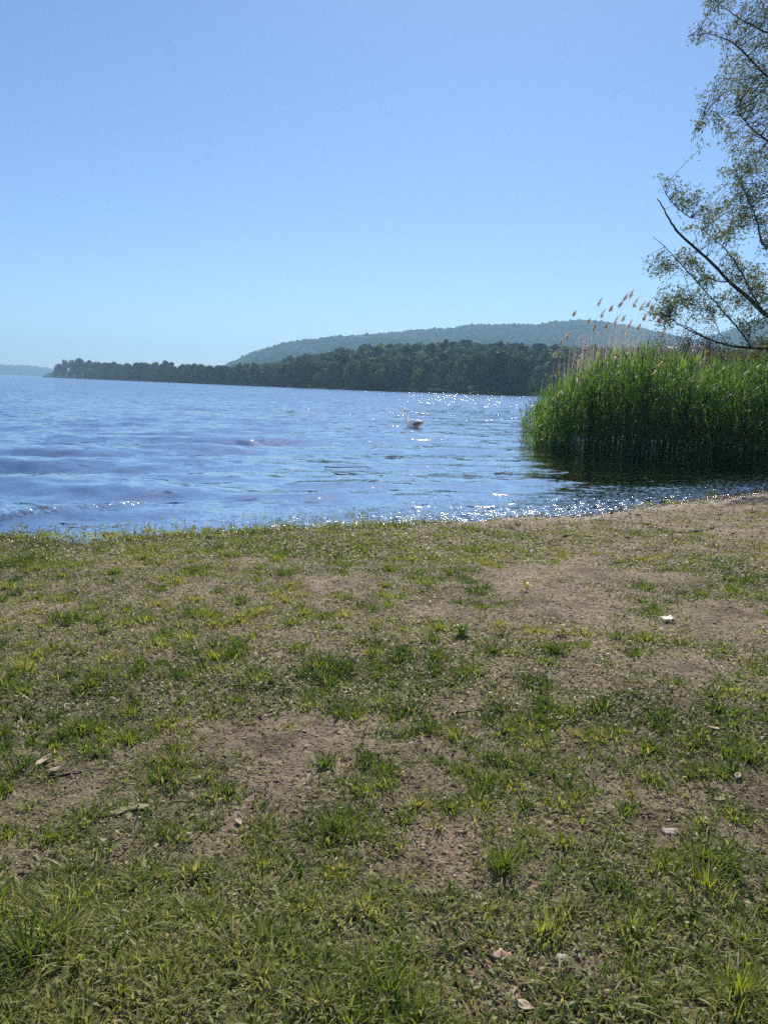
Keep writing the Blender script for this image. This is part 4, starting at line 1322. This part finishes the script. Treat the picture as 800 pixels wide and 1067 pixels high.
mb = MB()
octv = np.array([(1, 0, 0), (-1, 0, 0), (0, 1, 0), (0, -1, 0), (0, 0, 1), (0, 0, -1)], float)
octf = np.array([(0, 2, 4), (2, 1, 4), (1, 3, 4), (3, 0, 4), (2, 0, 5), (1, 2, 5), (3, 1, 5), (0, 3, 5)])
for n, r0, r1, a, b in ((30000, 1.5, 4.5, .003, .013), (40000, 4.2, 9, .004, .015), (40000, 8.5, 18, .006, .024)):
    x, y = scatter(n, r0, r1)
    c, d = cover(x, y)
    ok = (c < .53 + grg.normal(0, .06, n)) & (d > .05)
    x, y = x[ok], y[ok]; n = len(x)
    sz = a + (b - a) * grg.uniform(0, 1, n) ** 5
    V = octv[None] * grg.uniform(.5, 1.3, (n, 6, 1)) * (sz[:, None] * grg.uniform(.6, 1.2, (n, 3)))[:, None, :]
    ca, sa = np.cos(grg.uniform(0, 6.28, n))[:, None], np.sin(grg.uniform(0, 6.28, n))[:, None]
    V = np.stack([V[..., 0] * ca - V[..., 1] * sa, V[..., 0] * sa + V[..., 1] * ca, V[..., 2] * .5], -1)
    V = V + np.stack([x, y, land_z(x, y) + sz * .25], 1)[:, None]
    mb.add(V.reshape(-1, 3), [(octf[None] + (np.arange(n) * 6)[:, None, None]).reshape(-1, 3)], np.repeat(grg.uniform(0, 1, n), 6))
M['crumb'] = leaf_mat('soil_crumbs', [(0.0, (0.20, 0.155, 0.12)), (0.6, (0.32, 0.255, 0.20)), (1.0, (0.40, 0.33, 0.25))], 0.95, 0.0, 0.1)
tag(mb.build('soil_crumbs', M['crumb']), 'loose crumbs of earth on the bare patches', 'soil', kind='stuff')

# ------------------------------------------------------------------ single things on the bank
def ground_at(px, py):
    z = 0.15
    for _ in range(6):
        p = on_plane(px, py, z)
        z = gz(p.x, p.y)
    return Vector((p.x, p.y, z))


def weed(px, py, n, L, ratio, h, mat, seed, label, cat='weed', group=None, up=(.3, 1.1), stem=True, name='weed', tint=(.4, .9)):
    rg = np.random.default_rng(seed)
    p = ground_at(px, py)
    root = empty(name, p)
    tag(root, label, cat, group)
    a = rg.uniform(0, 6.28, n); el = rg.uniform(up[0], up[1], n); ln = L * rg.uniform(.6, 1.15, n)
    z0 = rg.uniform(0, 1, n) * h
    dr = np.stack([np.cos(a) * np.cos(el), np.sin(a) * np.cos(el), np.sin(el)], 1)
    sd = np.stack([-np.sin(a), np.cos(a), 0 * a], 1)
    P0 = np.stack([np.cos(a) * .006, np.sin(a) * .006, z0], 1)
    ts = np.linspace(0, 1, 5)
    P = P0[:, None] + dr[:, None] * ln[:, None, None] * ts[None, :, None]
    P[:, :, 2] -= (ln * .45)[:, None] * ts[None] ** 2 * rg.uniform(.3, 1, n)[:, None]
    P[:, :, 2] = np.maximum(P[:, :, 2], .004)
    mb = MB(); mb.ribbons(P, sd[:, None] * (ln * ratio * .5)[:, None, None] * np.array([.2, .8, 1, .7, .05])[None, :, None], rg.uniform(tint[0], tint[1], n))
    mb.build('leaves', mat, root)
    if stem:
        mb = MB(); mb.tube([(0, 0, -.01), (.003, .002, h * .5), (0, 0, h)], [.003, .0025, .0012], 5, .3); mb.build('stem', mat, root)
    return root


M['bright_leaf'] = leaf_mat('bright_leaves', [(0.0, (0.07, 0.14, 0.02)), (1.0, (0.15, 0.24, 0.035))], .4, .45)
M['yellow_leaf'] = leaf_mat('yellow_leaves', [(0.0, (0.25, 0.27, 0.03)), (1.0, (0.42, 0.38, 0.05))], .45, .4)
weed(481, 664, 34, .085, .34, .07, M['bright_leaf'], 1, 'bright green broad-leaved weed lit from behind in mid bank')
weed(548, 616, 12, .065, .45, .07, M['yellow_leaf'], 2, 'small yellow-green sprig alone on a bare patch near the water', 'sprig', name='yellow_sprig')
weed(135, 846, 7, .075, .5, .015, M['herb'], 3, 'flat rosette of pale broad leaves pressed to the soil', 'plantain', up=(.02, .25), stem=False, name='plantain', tint=(.7, 1))
weed(585, 662, 18, .06, .35, .06, M['herb'], 4, 'dark green leafy weed on the soil below the bare patch')
weed(757, 833, 6, .05, .5, .012, M['herb'], 5, 'small flat rosette of pale leaves near the dry leaf scraps', 'plantain', up=(.02, .3), stem=False, name='plantain', tint=(.7, 1))


def tuft_at(px, py, n, h, spread, seed, label, tint, bend=(.15, .8), w=.004):
    rg = np.random.default_rng(seed)
    p = ground_at(px, py)
    root = empty('grass_tuft', p)
    tag(root, label, 'grass tuft', 'standing grass tufts on the bank')
    a = rg.uniform(0, 6.28, n); q_ = np.abs(rg.normal(0, 1, n)) * spread
    mb = MB()
    hh = h * rg.uniform(.5, 1.1, n)
    blades(mb, q_ * np.cos(a), q_ * np.sin(a), hh, w * rg.uniform(.7, 1.3, n), a + rg.normal(0, .5, n), rg.uniform(bend[0], bend[1], n), np.clip(rg.normal(tint, .1, n), 0, .93), 4, np.zeros(n))
    mb.build('leaves', M['grass'], root)


for a in ((345, 868, 90, .15, .035, 1, 'dark upright grass tuft standing alone in the lower bank', .12), (480, 705, 80, .10, .05, 2, 'dark green tuft under the bright broad-leaved weed', .3),
          (388, 636, 90, .10, .07, 3, 'dark bluish tuft below the left end of the bare patch', .15), (135, 745, 90, .075, .05, 4, 'yellow-green tuft on the left of the bank with dark soil below', .72),
          (100, 704, 80, .09, .05, 5, 'wide green tuft near the left end of the bank', .55), (640, 665, 110, .10, .08, 6, 'dark tuft near the white paper scrap', .22),
          (575, 680, 80, .09, .05, 7, 'tall green tuft between bright weed and white scrap', .35), (160, 815, 70, .07, .04, 8, 'small bright green tuft beside the whitish dead leaves', .6),
          (525, 905, 130, .12, .05, 9, 'thick green tuft just above the flat pinkish stone', .35), (735, 925, 120, .11, .06, 10, 'yellowish tuft at the right of the lower bank', .78),
          (500, 828, 110, .10, .06, 11, 'dark tuft in the shade of its own blades mid lower bank', .25), (565, 975, 100, .09, .05, 12, 'olive yellow tuft right of the flat pinkish stone', .85),
          (405, 1035, 120, .12, .05, 13, 'fresh green tuft at the very bottom of the bank', .5), (690, 555, 120, .09, .12, 14, 'green tuft on bare mud close to the glittering waterline', .5),
          (628, 546, 90, .08, .1, 15, 'low tuft on mud left of the greener one by the waterline', .45), (768, 1040, 110, .13, .05, 16, 'yellow-green tuft in the lower corner of the bank', .8),
          (30, 1000, 130, .16, .05, 17, 'tall grey-green tuft in the lower left of the bank', .2)):
    tuft_at(*a)
tuft_at(742, 516, 60, .12, .08, 40, 'small green tuft at the edge of the glittering water on the mud', .5)


# irregular flat or lumpy solids
def lump(name, px, py, size, mat, seed, label, cat, group=None, sink=.3, rz=0.0, rough=.25, z=None):
    rg = np.random.default_rng(seed)
    p = ground_at(px, py) if z is None else on_plane(px, py, z)
    b = bmesh.new(); bmesh.ops.create_icosphere(b, subdivisions=3, radius=1.0)
    V = np.array([v.co[:] for v in b.verts]); F = np.array([[v.index for v in f.verts] for f in b.faces]); b.free()
    nz = fbm(V[:, 0] * 1.7 + seed * 7, V[:, 1] * 1.7 + V[:, 2] * 1.3, seed, 3) - .5
    V = V * (1 + nz * rough * 3)[:, None]
    V = np.sign(V) * np.abs(V) ** .85 * np.array(size)
    V[:, 2] += size[2] * (1 - 2 * sink)
    me = mesh_np(name, V, [F], True)
    o = link(name, me, mat)
    o.location = p; o.rotation_euler = (0, 0, rz)
    return tag(o, label, cat, group)


M['pink_stone'] = plain_mat('pinkish_stone', (0.36, 0.25, 0.20), .8, .3, .2, 40, .4)
M['grey_stone'] = plain_mat('grey_stone', (0.3, 0.28, 0.26), .8, .3, .25, 60, .4)
M['clod'] = plain_mat('dark_earth', (0.05, 0.036, 0.028), .9, .2, .4, 40, .6)
M['paper'] = plain_mat('white_paper', (0.45, 0.46, 0.47), .6, .3, .03, 20)
M['dead_leaf'] = plain_mat('dead_leaf', (0.33, 0.27, 0.21), .7, .3, .25, 60, .2)
M['stick'] = plain_mat('wet_stick', (0.045, 0.034, 0.026), .6, .4, .4, 50, .4)
lump('flat_stone', 522, 996, (.034, .024, .012), M['pink_stone'], 3, 'flat pinkish stone bedded in the grass of the lower bank', 'stone', sink=.35, rz=.1)
lump('flat_stone', 698, 868, (.03, .022, .012), M['grey_stone'], 4, 'pale grey stone half sunk among the blades', 'stone', sink=.4)
lump('pebble', 585, 1000, (.02, .016, .012), M['grey_stone'], 5, 'small grey pebble right of the flat pinkish stone', 'stone', sink=.4)
for i, (px, py, s, lab) in enumerate(((664, 537, .10, 'dark earth clod on the mud by the waterline'), (690, 523, .14, 'wide dark clod at the edge of the glittering water'), (722, 554, .12, 'dark clod beside the right-hand dry grass patch'),
                                      (741, 551, .10, 'smaller dark clod next to a wider one on the mud'), (532, 538.5, .06, 'dark wet stone lying in the bright waterline'), (775, 520, .12, 'dark clod under the willow end of the waterline'))):
    rg = np.random.default_rng(60 + i)
    p = ground_at(px, py)
    mb = MB()
    for k in range(9):
        s_ = s * .6
        r_ = s_ * rg.uniform(.18, .42)
        V = ico_v * rg.uniform(.7, 1.25, (len(ico_v), 1)) * np.array([r_, r_, r_ * rg.uniform(.5, .85)])
        mb.add(V + np.array([rg.normal(0, s * .22), rg.normal(0, s * .16), r_ * .25]), [ico_f], rg.uniform(0, 1))
    o = mb.build('earth_clod', M['clod'])
    o.location = p; o.rotation_euler = (0, 0, random.uniform(0, 3))
    rm = o.modifiers.new('one_piece', 'REMESH'); rm.mode = 'VOXEL'; rm.voxel_size = s * .04
    tag(o, lab, 'clod', 'dark clods along the muddy waterline')


def sheet(name, px, py, L, Wd, mat, seed, label, cat, curl=.25, rz=0.0, group=None, th_=.0012, leaf=True, lift=.01):
    """a thin curled leaf or scrap with real thickness"""
    rg = np.random.default_rng(seed)
    p = ground_at(px, py)
    nu, nv = 9, 7
    u, v = np.meshgrid(np.linspace(-1, 1, nu), np.linspace(-1, 1, nv), indexing='ij')
    wf = (1 - np.abs(u) ** 2.2) ** .8 if leaf else (0.8 + .2 * fbm(u * 2 + seed, v * 0, seed, 2))
    x = u * L / 2; y = v * Wd / 2 * np.maximum(wf, .04)
    z = curl * L * (.45 * u ** 2 * (.6 + .4 * u) + .5 * (v * wf) ** 2 * .5) + (fbm(u * 1.5 + seed, v * 1.5, seed, 2) - .5) * L * .18
    z = z - z.min() + .002
    T = np.stack([x, y, z + th_], -1).reshape(-1, 3); B = np.stack([x, y, z], -1).reshape(-1, 3)
    n = nu * nv
    i = (np.arange(nu - 1)[:, None] * nv + np.arange(nv - 1)[None]).ravel()
    top = np.stack([i, i + nv, i + nv + 1, i + 1], 1); bot = top[:, ::-1] + n
    edge = [k * nv for k in range(nu)] + [(nu - 1) * nv + k for k in range(1, nv)] + [k * nv + nv - 1 for k in range(nu - 2, -1, -1)] + [k for k in range(nv - 2, 0, -1)]
    sidef = np.array([(edge[k], edge[k] + n, edge[(k + 1) % len(edge)] + n, edge[(k + 1) % len(edge)]) for k in range(len(edge))])
    o = link(name, mesh_np(name, np.vstack([T, B]), [top, bot, sidef], True), mat)
    o.location = p + Vector((0, 0, lift)); o.rotation_euler = (rg.normal(0, .08), rg.normal(0, .08), rz)
    return tag(o, label, cat, group)


sheet('paper_scrap', 695, 648, .085, .085, M['paper'], 2, 'crumpled white scrap of paper lying on the grass', 'paper scrap', .25, .2, leaf=False, lift=.02)
sheet('dead_leaf', 330, 652, .06, .03, M['dead_leaf'], 3, 'small pale dead leaf in the middle of the bank', 'dead leaf', .4, .5, 'dead leaves on the bank')
sheet('dead_leaf', 46, 797, .09, .04, M['dead_leaf'], 4, 'whitish curled dead leaf beside dark bare soil', 'dead leaf', .5, 1.2, 'dead leaves on the bank')
sheet('dead_leaf', 58, 806, .07, .035, M['dead_leaf'], 5, 'smaller whitish dead leaf lying against a curled one', 'dead leaf', .4, .2, 'dead leaves on the bank')
sheet('dead_leaf', 742, 762, .075, .03, M['dead_leaf'], 6, 'pale dead leaf lying at the right of the bank above the stone', 'dead leaf', .4, 2.2, 'dead leaves on the bank')
sheet('dead_leaf', 768, 812, .06, .025, M['dead_leaf'], 7, 'narrow dry leaf near the flat rosette of pale leaves', 'dead leaf', .3, .9, 'dead leaves on the bank')
sheet('dead_leaf', 250, 858, .06, .03, M['dead_leaf'], 8, 'brown dead leaf tilted among lower left blades', 'dead leaf', .5, 1.9, 'dead leaves on the bank')
sheet('dead_leaf', 112, 974, .035, .02, M['dead_leaf'], 9, 'small pale leaf lying in the thick lower left grass', 'dead leaf', .3, .3, 'dead leaves on the bank')
sheet('dead_leaf', 545, 1052, .05, .03, M['dead_leaf'], 10, 'greyish dead leaf at the very bottom beside short blades', 'dead leaf', .4, 2.7, 'dead leaves on the bank')


def stick(name, pxs, r, label, cat, group, mat, water=False, seed=0):
    rg = np.random.default_rng(seed)
    pts = np.array([(on_plane(a, b, .012) if water else ground_at(a, b) + Vector((0, 0, r * .9)))[:] for a, b in pxs])
    c = pts.mean(0)
    S = smooth_pts(pts - c, 4)
    S[1:-1] += rg.normal(0, r * .5, S[1:-1].shape)
    mb = MB(); mb.tube(S, r * np.linspace(1.1, .5, len(S)), 6)
    if len(S) > 5:
        k = len(S) // 2
        d_ = (S[k + 1] - S[k]); d_ /= np.linalg.norm(d_)
        e = np.array([d_[0] * .6 - d_[1] * .7, d_[1] * .6 + d_[0] * .7, .15]) * r * 9
        mb.tube([S[k], S[k] + e * .5, S[k] + e], [r * .5, r * .4, r * .2], 5)
    o = mb.build(name, mat, None, True)
    o.location = c
    return tag(o, label, cat, group)


G = 'twigs lying on the bank'
stick('twig', [(632, 868), (642, 852), (655, 838)], .004, 'dark twig lying among the lower right tufts', 'twig', G, M['stick'], seed=1)
stick('twig', [(482, 970), (490, 990), (510, 1015)], .004, 'thin brown twig left of the flat pinkish stone', 'twig', G, M['stick'], seed=2)
stick('twig', [(690, 845), (715, 848), (745, 852)], .004, 'straight brown twig above the pale grey stone', 'twig', G, M['stick'], seed=3)
stick('twig', [(470, 745), (500, 740), (520, 742)], .005, 'dark twig below the bright broad-leaved weed', 'twig', G, M['stick'], seed=4)
stick('twig', [(50, 812), (80, 806), (110, 801)], .005, 'dark twig on bare soil by the whitish dead leaves', 'twig', G, M['stick'], seed=5)
stick('twig', [(700, 555), (715, 556), (733, 553)], .012, 'dark driftwood twig on the mud beside the clods', 'twig', G, M['stick'], seed=6)
G = 'dark sticks floating on the lake'
stick('floating_stick', [(338, 486.5), (360, 487), (380, 486), (388, 488)], .013, 'long forked stick floating on the open water', 'floating stick', G, M['stick'], True, 7)
stick('floating_stick', [(322, 511.5), (332, 512), (345, 512)], .012, 'short stick floating nearest the beach', 'floating stick', G, M['stick'], True, 8)
stick('floating_stick', [(468, 499), (485, 498.5), (498, 499.5)], .014, 'stick floating halfway between the swan and the beach', 'floating stick', G, M['stick'], True, 9)
stick('floating_stick', [(432, 502), (442, 501.5), (449, 502.5)], .012, 'short dark stick beside a longer one on the water', 'floating stick', G, M['stick'], True, 10)
stick('floating_stick', [(516, 494), (523, 492.5), (528, 493.5)], .016, 'knotted stick floating nearest the reeds', 'floating stick', G, M['stick'], True, 11)
stick('floating_stick', [(408, 478), (416, 476.5), (424, 478)], .016, 'stick floating on the water below the swan', 'floating stick', G, M['stick'], True, 12)

# ------------------------------------------------------------------ haze over the lake
HZ = (-3500, 3500, -3500, 3500, -3.6, 150)
mb = MB()
x0, x1, y0, y1, z0, z1 = HZ
mb.add([(x0, y0, z0), (x1, y0, z0), (x1, y1, z0), (x0, y1, z0), (x0, y0, z1), (x1, y0, z1), (x1, y1, z1), (x0, y1, z1)],
       [np.array([(3, 2, 1, 0), (4, 5, 6, 7), (0, 1, 5, 4), (1, 2, 6, 5), (2, 3, 7, 6), (3, 0, 4, 7)])])
mt, nt, out = new_mat('haze_air')
vol = N(nt, 'ShaderNodeVolumePrincipled')
vol.inputs['Color'].default_value = (0.38, 0.67, 1.0, 1)
vol.inputs['Density'].default_value = 0.00042
vol.inputs['Anisotropy'].default_value = 0.25
nt.links.new(vol.outputs[0], out.inputs['Volume'])
tag(mb.build('haze', mt), 'thin bluish summer haze over the lake and hills', 'haze', kind='stuff')
